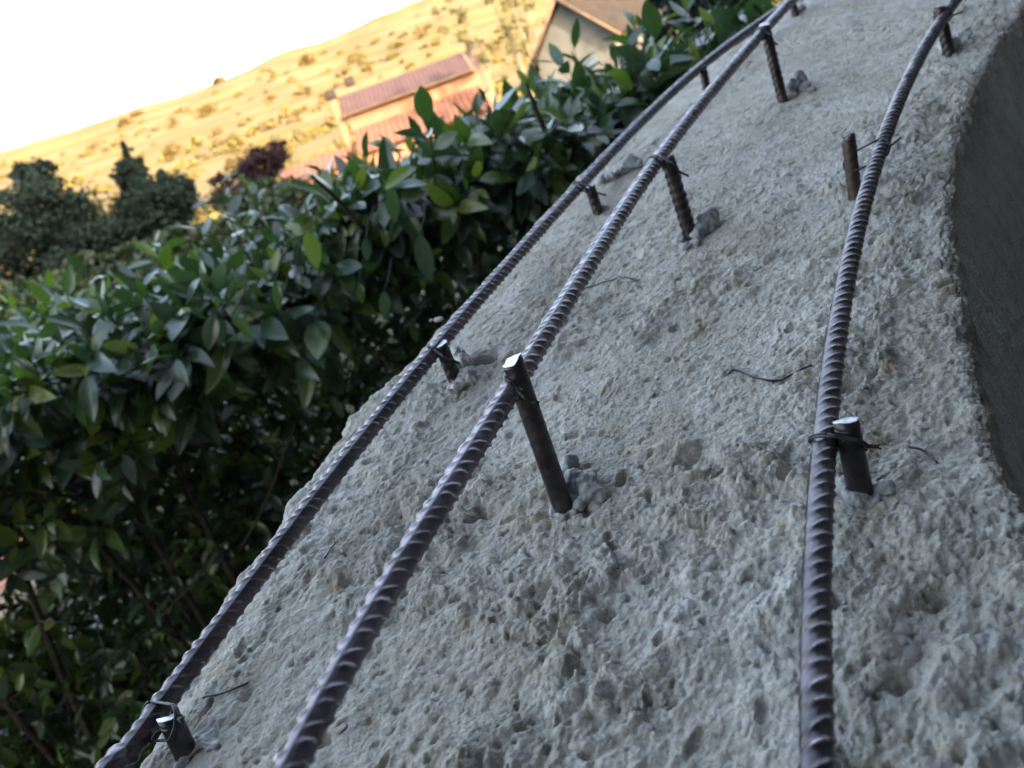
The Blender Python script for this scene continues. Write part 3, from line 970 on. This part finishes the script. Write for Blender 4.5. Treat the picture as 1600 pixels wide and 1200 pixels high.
for _ in range(1700):       # thin lower growth
    x = rng.uniform(-2.9, 0.6) if rng.random() < .85 else rng.uniform(0, 1.6)
    z = rng.uniform(-1.55, -0.2); y = hedge_front(x) + (0.05 if x < -1.0 else 0.22) + rng.uniform(0, 0.75)
    if x > -0.9 and rng.random() < 0.7: continue
    if (abs(x / y + .705) < .085 and abs(z / y + .31) < .05) and rng.random() < .9: continue
    if x > -1.0 and rng.random() < 0.4: continue
    shoots.append(((x, y, z), (rng.normal(0, .7), rng.normal(-.5, .5), rng.normal(.3, .6)), rng.uniform(.08, .22), int(rng.integers(4, 8)), rng.uniform(.045, .085)))
for _ in range(4600):       # inner mass
    x = rng.uniform(-2.9, 1.8); z = rng.uniform(-1.45, 0.0) ; y = hedge_front(x) + rng.uniform(0.35, 1.35)
    if (abs(x / y + .705) < .085 and abs(z / y + .31) < .05): continue
    shoots.append(((x, y, z), (rng.normal(0, .7), rng.normal(-.2, .7), rng.normal(.4, .6)), rng.uniform(.08, .22), int(rng.integers(4, 8)), rng.uniform(.06, .10)))

Lo, Ld, Ln, Ls, Lt = [], [], [], [], []
twigs = []
for (o_, d_, ln, nl, sz) in shoots:
    o_ = np.array(o_); d_ = np.array(d_); d_ /= np.linalg.norm(d_)
    a0 = np.cross(d_, [0.3, 0.2, 1.0]); a0 /= np.linalg.norm(a0); b0 = np.cross(d_, a0)
    young = rng.random() < (0.5 if o_[0] < -.8 else 0.25)
    twigs.append((o_ - d_ * 0.05, o_ + d_ * ln))
    for i in range(nl):
        f_ = (i + 0.6) / nl
        an = i * 2.4 + rng.uniform(-.4, .4)
        rad = a0 * math.cos(an) + b0 * math.sin(an)
        op = 1.25 - 0.75 * f_ + rng.normal(0, .15)
        ld = d_ * math.cos(op) + rad * math.sin(op)
        ld[2] -= 0.5 * (1 - f_) + 0.14
        ld /= np.linalg.norm(ld)
        nn = d_ - ld * d_.dot(ld) + rng.normal(0, .25, 3) + np.array([0, 0, .25]); nn -= ld * nn.dot(ld); nn /= np.linalg.norm(nn)
        Lo.append(o_ + d_ * ln * f_ + ld * 0.008); Ld.append(ld); Ln.append(nn)
        Ls.append(sz * rng.uniform(.75, 1.25) * (0.75 if f_ > .85 else 1))
        Lt.append(np.clip((0.62 if young else 0.28) + 0.25 * f_ * young + rng.normal(0, .17), 0, 1))
# a few single leaves that hang clear of the dark inside of the hedge
HANG = [((335, 490), (322, 550), 1.55, .085), ((362, 492), (398, 528), 1.55, .08), ((345, 498), (344, 540), 1.57, .06), ((655, 365), (672, 442), 1.6, .115), ((600, 455), (602, 500), 1.65, .07),
        ((430, 440), (437, 486), 1.55, .07), ((572, 372), (574, 408), 1.6, .06), ((612, 292), (616, 350), 1.6, .09), ((640, 260), (600, 292), 1.55, .075), ((560, 440), (568, 474), 1.7, .06), ((480, 360), (497, 420), 1.6, .09)]
for (p0, p1_, dep, _s) in HANG:
    a = ray(*p0); a = a / a[1] * dep; c = ray(*p1_); c = c / c[1] * (dep - 0.01)
    ld = c - a; L_ = np.linalg.norm(ld); ld /= L_
    nn = np.array([0.35, -0.8, 0.45]); nn -= ld * nn.dot(ld); nn /= np.linalg.norm(nn)
    Lo.append(a); Ld.append(ld); Ln.append(nn); Ls.append(L_); Lt.append(0.45)
    twigs.append((a + np.array([0.03, 0.10, 0.05]), a))
Lo = np.array(Lo); Ld = np.array(Ld); Ln = np.array(Ln); Ls = np.array(Ls); Lt = np.array(Lt)
# the largest ones in view become parts of their own
cc = Lo + Ld * Ls[:, None] * 0.5
cv = cc @ R                                                 # camera axes (rows of R are world axes in camera space)
dep = -cv[:, 2]
sx_ = 800 + FPX * cv[:, 0] / dep; sy_ = 600 - FPX * cv[:, 1] / dep
face = np.abs((Ln * (cc / np.linalg.norm(cc, axis=1)[:, None])).sum(1)) + 0.15
vis = (sx_ > -20) & (sx_ < 1300) & (sy_ > -20) & (sy_ < 1220) & (dep > .3)
depthin = Lo[:, 1] - (1.70 + 0.15 * (Lo[:, 0] + 2))
score = np.where(vis, (Ls / dep) ** 2 * face * np.where((depthin < 0.16) | (Lo[:, 2] > hedge_top(Lo[:, 0]) - 0.1), 1, 0.25), -1)
score[-len(HANG):] = 99
big = np.argsort(-score)[:300]
bigm = np.zeros(len(Lo), bool); bigm[big] = True
hedge = empty('laurel_hedge', (0, 2.0, 0.0), 'tall glossy evergreen hedge beyond the parapet, leafy on top and dark inside', 'hedge')
leaf_me = [mesh_data('leaf', LT2 * np.array([wd, 1, cv_]), LF2, M['leaf_obj']) for wd, cv_ in ((1, 1), (.85, 1.5), (1.1, .5), (.95, -.4))]
off_h = np.array([0, 2.0, 0.0])
for q in big:
    o = obj('leaf', leaf_me[int(q) % 4], hedge)
    sdv = np.cross(Ld[q], Ln[q])
    mm = Matrix([[sdv[0], Ld[q][0], Ln[q][0]], [sdv[1], Ld[q][1], Ln[q][1]], [sdv[2], Ld[q][2], Ln[q][2]]])
    o.matrix_local = Matrix.Translation(Vector(W(Lo[q]) - off_h)) @ mm.to_4x4() @ Matrix.Scale(float(Ls[q]), 4)
rs = ~bigm
SD = np.cross(Ld[rs], Ln[rs])
wdv = rng.uniform(.8, 1.1, rs.sum()); crv = rng.uniform(-.3, 1.6, rs.sum())
Vl = (LT[None, :, 0:1] * wdv[:, None, None] * SD[:, None, :] + LT[None, :, 1:2] * Ld[rs][:, None, :] + LT[None, :, 2:3] * crv[:, None, None] * Ln[rs][:, None, :]) * Ls[rs][:, None, None] + W(Lo[rs])[:, None, :] - off_h
nlv = len(LT)
Fl = (LF[None] + (np.arange(rs.sum()) * nlv)[:, None, None]).reshape(-1, 4)
fo = obj('foliage', mesh_data('foliage', Vl.reshape(-1, 3), Fl, M['leaf_attr'], tint=np.repeat(Lt[rs], nlv)), hedge)
fo['kind'] = 'stuff'
# twigs
Vs, Fs, Ts, off = [], [], [], 0
for a, b in twigs:
    P = np.array([W(a), W(0.5 * (a + b) + rng.normal(0, .004, 3)), W(b)]) - off_h
    V, F, T_ = tube_geo(P, [0.0028, 0.0022, 0.0012], 4, False, off)
    Vs.append(V); Fs.append(F); off += len(V)
tw = obj('twigs', mesh_data('twigs', np.vstack(Vs), np.vstack(Fs), M['bark']), hedge)
tw['kind'] = 'stuff'
# main stems and side branches
for i in range(34):
    x = -2.8 + 4.4 * (i + rng.uniform(.1, .9)) / 34; y = hedge_front(x) + rng.uniform(.25, .8)
    top = hedge_top(x) - rng.uniform(.1, .3)
    lean = rng.normal(0, .25); ly = rng.uniform(-.35, .15)
    P = [(x, y, -1.72), (x + lean * .3 + rng.normal(0, .03), y + ly * .2, -1.1), (x + lean * .7, y + ly * .6 + rng.normal(0, .03), -.55), (x + lean, y + ly, top)]
    tube('stem', W(smooth_path(np.array(P), 14)) - off_h, np.linspace(.015, .005, 14), M['bark'], 7, hedge)
for i in range(28):
    x = rng.uniform(-2.7, 1.3); y = hedge_front(x) + rng.uniform(.1, .5); z = rng.uniform(-1.1, -.15)
    L_ = rng.uniform(.25, .6); d = np.array([rng.normal(0, 1), rng.normal(-.2, .35), rng.normal(.45, .4)]); d /= np.linalg.norm(d)
    p = np.array([x, y, z])
    if (p + d * L_)[2] > hedge_top(x) - .05: d[2] = -abs(d[2]) * .3
    P = [p, p + d * L_ * .5 + rng.normal(0, .02, 3), p + d * L_ + np.array([0, 0, .05])]
    tube('branch', W(smooth_path(np.array(P), 8)) - off_h, np.linspace(.006, .002, 8), M['bark'], 6, hedge)
# a few clipped stems poking out at the shoulder
for (p0, p1_, d_) in [((565, 355), (487, 275), 1.58), ((850, 200), (822, 130), 1.72)]:
    a = ray(*p0); a = a / a[1] * (d_ + .1); b = ray(*p1_); b = b / b[1] * d_
    tube('branch', W(smooth_path(np.array([a, 0.5 * (a + b) + [0, .01, .005], b]), 8)) - off_h, np.linspace(.006, .0035, 8), M['bark'], 7, hedge)


# ================================================================== trees, shrubs
def crown_geo(centre, radii, n, size, rng, clumps=14, hollow=0.45):
    c = np.array(centre); r = np.array(radii)
    V, F = [], []
    dirs = rng.normal(0, 1, (clumps, 3)); dirs /= np.linalg.norm(dirs, axis=1)[:, None]
    cs = dirs * rng.uniform(.35, .85, (clumps, 1))
    k = rng.integers(0, clumps, n)
    p = cs[k] + rng.normal(0, .20, (n, 3))
    p = c + p * r
    ax = rng.normal(0, 1, (n, 3)); ax /= np.linalg.norm(ax, axis=1)[:, None]
    b2_ = np.cross(ax, rng.normal(0, 1, (n, 3))); b2_ /= np.linalg.norm(b2_, axis=1)[:, None]
    s_ = size * rng.uniform(.6, 1.4, (n, 1))
    q = np.stack([p - ax * s_, p + b2_ * s_ * .5, p + ax * s_, p - b2_ * s_ * .5], 1)
    tint = np.clip(h2(k, k * 3, 7) * .6 + rng.uniform(0, .4, n), 0, 1)
    return q.reshape(-1, 3), np.arange(4 * n).reshape(-1, 4), np.repeat(tint, 4)


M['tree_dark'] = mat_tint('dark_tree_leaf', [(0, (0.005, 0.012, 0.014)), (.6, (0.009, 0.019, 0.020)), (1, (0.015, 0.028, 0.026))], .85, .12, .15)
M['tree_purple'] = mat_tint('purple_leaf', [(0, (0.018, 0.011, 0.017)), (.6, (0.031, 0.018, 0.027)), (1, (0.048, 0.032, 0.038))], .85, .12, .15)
M['tree_thin'] = mat_tint('thin_tree_leaf', [(0, (0.05, 0.055, 0.03)), (1, (0.09, 0.09, 0.045))], .7, .2, .2)
M['trunk'] = mat_plain('tree_bark', (0.06, 0.05, 0.042), (0.13, 0.11, 0.09), 8, .9, .2, .01, 30)


def tree(name, x, y, blobs, nleaf, size, mat, lab, cat, trunk_r=.09, group=None, seed=0):
    rg = np.random.default_rng(seed)
    g = gz(x, y)
    root = empty(name, (x, y, g), lab, cat, group)
    Vs, Fs, Ts, off = [], [], [], 0
    tz = np.mean([b[2] for b in blobs]) + EYE
    tube('trunk', np.array([(0, 0, -.1), (.05, .03, (tz - g) * .4), (-.04, .02, (tz - g) * .9)]), [trunk_r, trunk_r * .75, trunk_r * .4], M['trunk'], 8, root)
    extra = []
    if len(blobs) < 9:
        for bl in blobs:
            for _ in range(4):
                a_ = rg.uniform(0, 3.14); k_ = rg.uniform(.75, 1.15)
                extra.append((bl[0] + math.cos(a_) * bl[3] * k_, bl[1] + rg.normal(0, .1), bl[2] + math.sin(a_) * bl[5] * k_, bl[3] * rg.uniform(.12, .3), bl[4] * .25, bl[5] * rg.uniform(.15, .35), bl[6] * .07))
    for bl in list(blobs) + extra:
        c = np.array([bl[0] - x, bl[1] - y, bl[2] + EYE - g])
        st = np.array([0, 0, (tz - g) * .45])
        if bl[6] >= .15: tube('limb', smooth_path(np.array([st, 0.5 * (st + c) + rg.normal(0, .08, 3), c]), 6), np.linspace(trunk_r * .5, trunk_r * .15, 6), M['trunk'], 6, root)
        V, F, t_ = crown_geo(c, bl[3:6], int(nleaf * bl[6]), size, rg)
        Vs.append(V); Fs.append(F + off); Ts.append(t_); off += len(V)
    cr = obj('crown', mesh_data('crown', np.vstack(Vs), np.vstack(Fs), mat, False, tint=np.concatenate(Ts)), root)
    return root


Y = 15.0
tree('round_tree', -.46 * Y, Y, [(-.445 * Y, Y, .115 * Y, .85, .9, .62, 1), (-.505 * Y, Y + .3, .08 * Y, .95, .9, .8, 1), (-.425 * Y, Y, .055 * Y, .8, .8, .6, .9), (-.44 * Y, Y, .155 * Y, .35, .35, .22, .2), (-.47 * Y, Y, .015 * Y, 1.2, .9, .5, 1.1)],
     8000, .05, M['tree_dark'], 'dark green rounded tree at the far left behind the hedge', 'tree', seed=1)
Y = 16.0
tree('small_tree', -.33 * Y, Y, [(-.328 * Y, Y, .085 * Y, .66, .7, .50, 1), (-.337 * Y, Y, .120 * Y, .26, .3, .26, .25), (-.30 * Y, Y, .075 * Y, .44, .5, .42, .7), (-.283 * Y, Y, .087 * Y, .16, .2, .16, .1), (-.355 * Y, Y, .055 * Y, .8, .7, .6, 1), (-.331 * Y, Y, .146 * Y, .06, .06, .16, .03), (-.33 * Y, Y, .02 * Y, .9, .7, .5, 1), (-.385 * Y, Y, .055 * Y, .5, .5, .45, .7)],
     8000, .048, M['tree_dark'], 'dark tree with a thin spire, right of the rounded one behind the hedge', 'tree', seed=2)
M['shrub_green'] = mat_tint('garden_shrub_leaf', [(0, (0.018, 0.03, 0.018)), (.6, (0.03, 0.048, 0.022)), (1, (0.05, 0.068, 0.026))], .5, .4, .2)
Y = 9.0
for i, (rx, top, wd) in enumerate([(-.47, .050, 1.05), (-.30, .045, .8), (-.175, .055, .75)]):
    tree('garden_shrub', rx * Y, Y, [(rx * Y - .25, Y, (top - .03) * Y, wd, .5, .30, 1), (rx * Y + .35, Y + .1, (top - .045) * Y, wd, .5, .33, 1), (rx * Y, Y, (top - .12) * Y, wd * 1.1, .5, .5, 1)],
         2200, .045, M['shrub_green'], ['mid-green shrub below the rounded dark tree, glimpsed over the hedge', 'mid-green shrub glimpsed over the hedge under the spired tree', 'mid-green shrub glimpsed over the hedge below the purple one'][i], 'shrub', .04, 'garden shrubs behind the hedge', 80 + i)
Y = 11.0
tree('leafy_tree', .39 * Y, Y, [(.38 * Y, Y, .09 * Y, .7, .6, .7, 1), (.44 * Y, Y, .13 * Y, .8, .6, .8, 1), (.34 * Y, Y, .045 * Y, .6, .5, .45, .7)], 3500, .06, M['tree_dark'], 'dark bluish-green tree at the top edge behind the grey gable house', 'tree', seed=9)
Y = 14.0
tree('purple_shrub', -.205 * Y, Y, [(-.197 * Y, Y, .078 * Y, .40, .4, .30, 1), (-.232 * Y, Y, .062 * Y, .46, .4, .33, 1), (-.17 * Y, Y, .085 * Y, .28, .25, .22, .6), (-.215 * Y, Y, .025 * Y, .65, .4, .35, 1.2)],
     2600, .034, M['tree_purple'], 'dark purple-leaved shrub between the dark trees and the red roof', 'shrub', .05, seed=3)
Y = 52.0
for i, (rx, tz_, bz) in enumerate([(.092, .17, .11), (.138, .168, .09), (.152, .172, .09)]):
    g = gz(rx * Y, Y) - EYE
    bl = []
    rg = np.random.default_rng(50 + i)
    for k_ in range(14):
        bl.append((rx * Y + rg.normal(0, .5), Y + rg.normal(0, .4), (.106 + .0062 * k_) * Y, .5, .5, .3, 1))
    tree('slender_tree', rx * Y, Y, bl, 60, .13, M['tree_thin'], ['wispy slender tree just behind the right chimney of the pink house', 'wispy slender tree left of the pair beside the grey gable', 'wispy slender tree right of the pair beside the grey gable'][i], 'tree', .09, 'slender trees by the houses', 60 + i)


# ================================================================== houses
M['pink'] = mat_plain('pink_render', (0.098, 0.051, 0.038), (0.115, 0.062, 0.046), 1.2, .9, .2, .003, 20)
M['rooftile'] = mat_plain('clay_roof', (0.031, 0.018, 0.022), (0.044, 0.026, 0.031), 1.6, .85, .2, .004, 20)
M['leanroof'] = mat_plain('salmon_roof', (0.072, 0.031, 0.026), (0.088, 0.040, 0.033), 1.4, .85, .2, .004, 20)
M['greyrender'] = mat_plain('grey_render', (0.050, 0.053, 0.057), (0.084, 0.088, 0.093), 1.5, .9, .2, .006, 12)
M['browntile'] = mat_plain('weathered_tile', (0.007, 0.0058, 0.0062), (0.018, 0.014, 0.0145), 2.5, .9, .2, .006, 16)
M['darkwood'] = mat_plain('dark_timber', (0.05, 0.035, 0.03), (0.10, 0.07, 0.055), 5, .8, .2)


def corrugated(p0, p1, q0, q1, pitch, amp, thick=.08):
    """tiled slope: ridge p0-p1, eave q0-q1"""
    p0, p1, q0, q1 = [np.array(v, float) for v in (p0, p1, q0, q1)]
    n = max(2, int(np.linalg.norm(p1 - p0) / pitch)) * 8
    u = np.linspace(0, 1, n + 1)
    nrm = np.cross(p1 - p0, q0 - p0); nrm /= np.linalg.norm(nrm)
    if nrm[2] < 0: nrm = -nrm
    rows = 14
    V = []
    for j in range(rows):
        v = j / (rows - 1)
        for i, uu in enumerate(u):
            p = (p0 * (1 - uu) + p1 * uu) * (1 - v) + (q0 * (1 - uu) + q1 * uu) * v
            V.append(p + nrm * (amp * abs(math.sin(math.pi * i / 8)) + 0.02 * ((j % 2))))
    V = np.array(V)
    V2 = V - nrm * thick
    F = grid_faces(n + 1, rows)
    return join([(V, F), (V2, F[:, ::-1])])


def part_box(name, x0, x1, y0, y1, z0, z1, mat, parent):
    V, F = box_geo(x0, x1, y0, y1, z0, z1)
    o = obj(name, mesh_data(name, V, F, mat, False), parent)
    bv = o.modifiers.new('edge', 'BEVEL'); bv.width = .02; bv.segments = 2
    return o


def chimney(parent, x, y, z0, z1, wdt, capz, mat):
    c = part_box('chimney', x - wdt / 2, x + wdt / 2, y - wdt / 2, y + wdt / 2, z0, z1, mat, parent)
    part_box('chimney_cap', x - wdt * .72, x + wdt * .72, y - wdt * .72, y + wdt * .72, z1 + .12, z1 + capz, M['browntile'], c)
    for sx in (-1, 1):
        part_box('cap_leg', x + sx * wdt * .36 - .06, x + sx * wdt * .36 + .06, y - wdt * .4, y + wdt * .4, z1 - .01, z1 + .13, mat, c)


Y = 60.0
g = gz(0, Y)
ph = empty('pink_house', (0, Y, g), 'long low pink house with red tiled roof and chimneys at the foot of the hill', 'house')
zb = -1.0
ev = .1026 * Y + EYE - g; x0, x1 = -.079 * Y, .105 * Y
part_box('wall', x0 + .12, x1 - .35, .3, 6.2, zb, ev + .02, M['pink'], ph)
Vg = np.array([(x0 + .125, .3, ev), (x0 + .125, 6.2, ev), (x0 + .125, 3.25, ev + 1.2), (x1 - .355, .3, ev), (x1 - .355, 6.2, ev), (x1 - .355, 3.25, ev + 1.2)])
obj('gable', mesh_data('gable', Vg, [(0, 2, 1), (3, 4, 5), (0, 3, 5, 2), (1, 2, 5, 4), (0, 1, 4, 3)], M['pink'], False), ph)
rz = .1225 * (Y + 3.25) + EYE - g
V, F = corrugated((x0 - .1, 3.25, rz), (x1 + .05, 3.25, rz), (x0 - .1, -.25, ev - .05), (x1 + .05, -.25, ev - .05), .34, .07)
obj('front_roof', mesh_data('front_roof', V, F, M['rooftile'], False), ph)
V, F = corrugated((x0 - .1, 3.26, rz), (x1 + .05, 3.26, rz), (x0 - .1, 6.7, ev - .05), (x1 + .05, 6.7, ev - .05), .34, .07)
obj('rear_roof', mesh_data('rear_roof', V, F, M['rooftile'], False), ph)
part_box('gutter', x0 - .1, x1 + .05, -.40, -.27, ev - .16, ev - .05, M['darkwood'], ph)
lt = .0825 * Y + EYE - g
V, F = corrugated((x0 + .2, .28, lt), (x1 - 1.2, .28, lt), (x0 + .2, -3.2, lt - 1.9), (x1 - 1.2, -3.2, lt - 1.9), .42, .08)
obj('lean_to_roof', mesh_data('lean_to_roof', V, F, M['leanroof'], False), ph)
part_box('lean_to_wall', x0 + .5, x1 - 1.5, -2.7, .29, zb, lt - 1.75, M['pink'], ph)
chimney(ph, -.0860 * Y, .6, zb, .122 * Y + EYE - g, .50, .75, M['pink'])
chimney(ph, -.0590 * (Y + 4.5), 4.5, ev, .128 * (Y + 4.5) + EYE - g, .50, .75, M['pink'])
chimney(ph, .0903 * (Y + 2), 2.0, ev, .121 * (Y + 2) + EYE - g, .60, .85, M['pink'])
chimney(ph, .1005 * (Y + 3.5), 3.5, ev, .1235 * (Y + 3.5) + EYE - g, .40, .35, M['pink'])
# windows and door stand under the lean-to roof, partly hidden by the hedge
for xx in (x0 + 2.0, x0 + 5.2, x0 + 8.2):
    wn = part_box('window', xx - .45, xx + .45, -2.74, -2.66, lt - 3.4, lt - 2.4, M['darkwood'], ph)

# low red roof left of the pink house
Y = 46.0
g = gz(-.14 * Y, Y)
sh = empty('tiled_shed', (-.14 * Y, Y, g), 'low pinkish-red tiled roof peeping over the hedge left of the pink house', 'shed')
xa, xb = -.182 * Y + .14 * Y, -.095 * Y + .14 * Y
zt_ = .0690 * Y + EYE - g
V, F = corrugated((xa, 2.0, zt_), (xb, 2.0, zt_ + .05), (xa, -.6, zt_ - 1.0), (xb, -.6, zt_ - .95), .36, .07)
obj('roof', mesh_data('roof', V, F, M['leanroof'], False), sh)
V, F = corrugated((xa, 2.01, zt_), (xb, 2.01, zt_ + .05), (xa, 4.6, zt_ - 1.0), (xb, 4.6, zt_ - .95), .36, .07)
obj('rear_roof', mesh_data('rear_roof', V, F, M['leanroof'], False), sh)
part_box('wall', xa + .25, xb - .25, -.3, 4.3, -1.0, zt_ - 1.02, M['pink'], sh)

# grey gabled house, nearer, on the right
Y = 31.0
px_, py_ = .2038 * Y, Y                        # gable apex
g = gz(px_, py_)
gh = empty('gabled_house', (px_, py_, g), 'grey rendered gable house with weathered brown tile roof above the hedge', 'house')
gh.rotation_euler = (0, 0, math.radians(-38))   # local +y runs along the ridge, away to the right
hw = 1.62; apex = .1445 * Y + EYE - g; evz = .092 * Y + EYE - g; LN = 7.0
Vw = np.array([(-hw, 0, -1), (hw, 0, -1), (hw, 0, evz), (0, 0, apex - .06), (-hw, 0, evz), (-hw, LN, -1), (hw, LN, -1), (hw, LN, evz), (0, LN, apex - .06), (-hw, LN, evz)])
obj('wall', mesh_data('wall', Vw, [(0, 1, 2, 3, 4), (9, 8, 7, 6, 5), (1, 6, 7, 2), (5, 0, 4, 9)], M['greyrender'], False), gh)
sl = (apex - evz) / hw
for sgn, nm in ((1, 'right_roof'), (-1, 'left_roof')):
    V, F = corrugated((0, -.3, apex), (0, LN + .3, apex), (sgn * (hw + .4), -.3, evz - sl * .4 + .03), (sgn * (hw + .4), LN + .3, evz - sl * .4 + .03), .30, .07, .1)
    obj(nm, mesh_data(nm, V, F, M['browntile'], False), gh)
    e1 = np.array([0, -.34, apex - .06]); e2 = np.array([sgn * (hw + .4), -.34, evz - sl * .4 - .03])
    P_ = np.array([e1, 0.5 * (e1 + e2), e2])
    tube('verge_board', P_, .05, M['darkwood'], 4, gh)
for yy in np.linspace(.1, LN, 9):
    tube('rafter_end', np.array([(hw - .05, yy, evz - .04), (hw + .2, yy, evz - .04 - sl * .25), (hw + .36, yy, evz - .04 - sl * .41)]), .05, M['darkwood'], 4, gh)

# ================================================================== hillside scrub and bushes
M['scrub'] = mat_tint('dry_scrub', [(0, (0.056, 0.044, 0.024)), (.3, (0.066, 0.053, 0.027)), (.6, (0.084, 0.069, 0.025)), (.85, (0.078, 0.068, 0.030)), (1, (0.060, 0.048, 0.026))], .9, .1, .15)
rg = np.random.default_rng(77)
Vs, Fs, Ts, off = [], [], [], 0
nb = 0


def bush_geo(r, n, rg):
    d = rg.normal(0, 1, (n, 3)); d /= np.linalg.norm(d, axis=1)[:, None]
    d[:, 2] = np.abs(d[:, 2])
    p = d * rg.uniform(.45, 1, (n, 1)) * np.array([r * 1.15, r * 1.1, r * .95])
    ax = rg.normal(0, 1, (n, 3)); ax /= np.linalg.norm(ax, axis=1)[:, None]
    b_ = np.cross(ax, rg.normal(0, 1, (n, 3))); b_ /= np.linalg.norm(b_, axis=1)[:, None]
    s_ = r * rg.uniform(.2, .42, (n, 1))
    return np.stack([p - ax * s_, p + b_ * s_ * .8, p + ax * s_, p - b_ * s_ * .8], 1).reshape(-1, 3)


while nb < 520:
    y = rg.uniform(75, 300); x = rg.uniform(-.62, .30) * y
    if nb % 3 == 0:                                     # hedgerows along the terrace steps
        zz = terrain_z(np.array([x]), np.array([y]))[0]
        if abs((zz / 5.5) % 1 - .6) > .18: continue
    dens = vnoise(np.array([x / 45]), np.array([y / 45]), 8)[0]
    if dens < rg.uniform(-.8, .6): continue
    r = rg.uniform(.7, 2.0) * (1.35 if y < 130 else 1)
    V = bush_geo(r, 34, rg) + np.array([x, y, gz(x, y) - .1])
    tt_ = np.clip(rg.normal(.68 if y < 150 and x > -.2 * y else .42, .25), 0, 1)
    Vs.append(V); Fs.append(np.arange(len(V)).reshape(-1, 4) + off); Ts.append(np.full(len(V), tt_)); off += len(V); nb += 1
tag(obj('hillside_scrub', mesh_data('hillside_scrub', np.vstack(Vs), np.vstack(Fs), M['scrub'], False, tint=np.concatenate(Ts))),
    'dry golden scrub and hedgerows covering the sunlit hillside', 'scrub', kind='stuff')
M['bush_dark'] = mat_tint('brown_bush', [(0, (0.056, 0.043, 0.022)), (1, (0.074, 0.058, 0.029))], .9, .1, .15)
for (x_, y_, D, r, lab) in [(341, 124, 320, 2.2, 'brown bush standing up on the skyline of the hill'), (212, 176, 300, 2.2, 'brown bush below the skyline above the left trees'), (322, 170, 230, 2.6, 'darker bush halfway up the hill, right of the terrace lines'),
                            (268, 232, 170, 2.2, 'small dark bush low on the hill above the spired tree'), (480, 92, 250, 2.6, 'brown bush high on the hill left of the far chimney'), (195, 190, 270, 2.4, 'bush under another on the upper left hillside')]:
    d = ray(x_, y_); d = d / d[1]
    yy = D
    for q in np.arange(80, 345, .5):                     # first meeting of the sight line with the slope
        if terrain_z(np.array([d[0] * q]), np.array([q]))[0] + r * .5 > d[2] * q: yy = q; break
    p = (d[0] * yy, yy, gz(d[0] * yy, yy) - .1)
    rt = empty('hillside_bush', p, lab, 'bush', 'single bushes on the hillside')
    V = bush_geo(r, 260, rg)
    obj('crown', mesh_data('crown', V, np.arange(len(V)).reshape(-1, 4), M['bush_dark'], False, tint=np.repeat(rg.uniform(0, 1, len(V) // 4), 4)), rt)
    tube('trunk', np.array([(0, 0, -.2), (.1, 0, r * .4), (0, 0.05, r * .7)]), [.2, .15, .08], M['trunk'], 6, rt)

# ================================================================== unseen house added right of and behind the viewer to shade the garden
M['plaster'] = mat_plain('house_plaster', (0.15, 0.15, 0.155), (0.20, 0.20, 0.205), 1.5, .9, .2, .004, 12)
hs = empty('shade_house', (5, -5, 0), 'unseen house added right of and behind the parapet to block sun and sky', 'house')
off_s = np.array([5, -5, 0.])


def hbox(name, x0, x1, y0, y1, z0, z1, mat='plaster'):
    V, F = box_geo(x0, x1, y0, y1, z0, z1)
    return obj(name, mesh_data(name, V - off_s, F, M[mat], False), hs)


hbox('wall', 1.75, 11.0, -14.0, 1.95, 0.0, 9.6)  # main unseen block, added to keep the sun off parapet and garden
hbox('rear_shade_block', -3.0, 1.745, -14.0, -2.41, 0.0, 9.6)  # added to block the sky behind and darken the hedge front
hbox('front_shade_block', 4.6, 11.0, 1.955, 4.6, 0.0, 9.3)  # added out of view to keep the sun off the hedge
hbox('shade_slab', -0.35, 1.745, -2.405, 0.65, 3.55, 3.80)  # unseen slab added overhead to limit skylight on the concrete
hbox('shade_canopy', 0.95, 1.745, 0.655, 1.95, 3.55, 3.80)  # added to keep skylight off the inner side face
hbox('roof_eaves', -3.5, 11.6, -14.6, -2.0, 9.605, 9.85, 'rooftile')
hbox('side_eaves', 1.35, 11.6, -1.995, 2.2, 9.605, 9.85, 'rooftile')
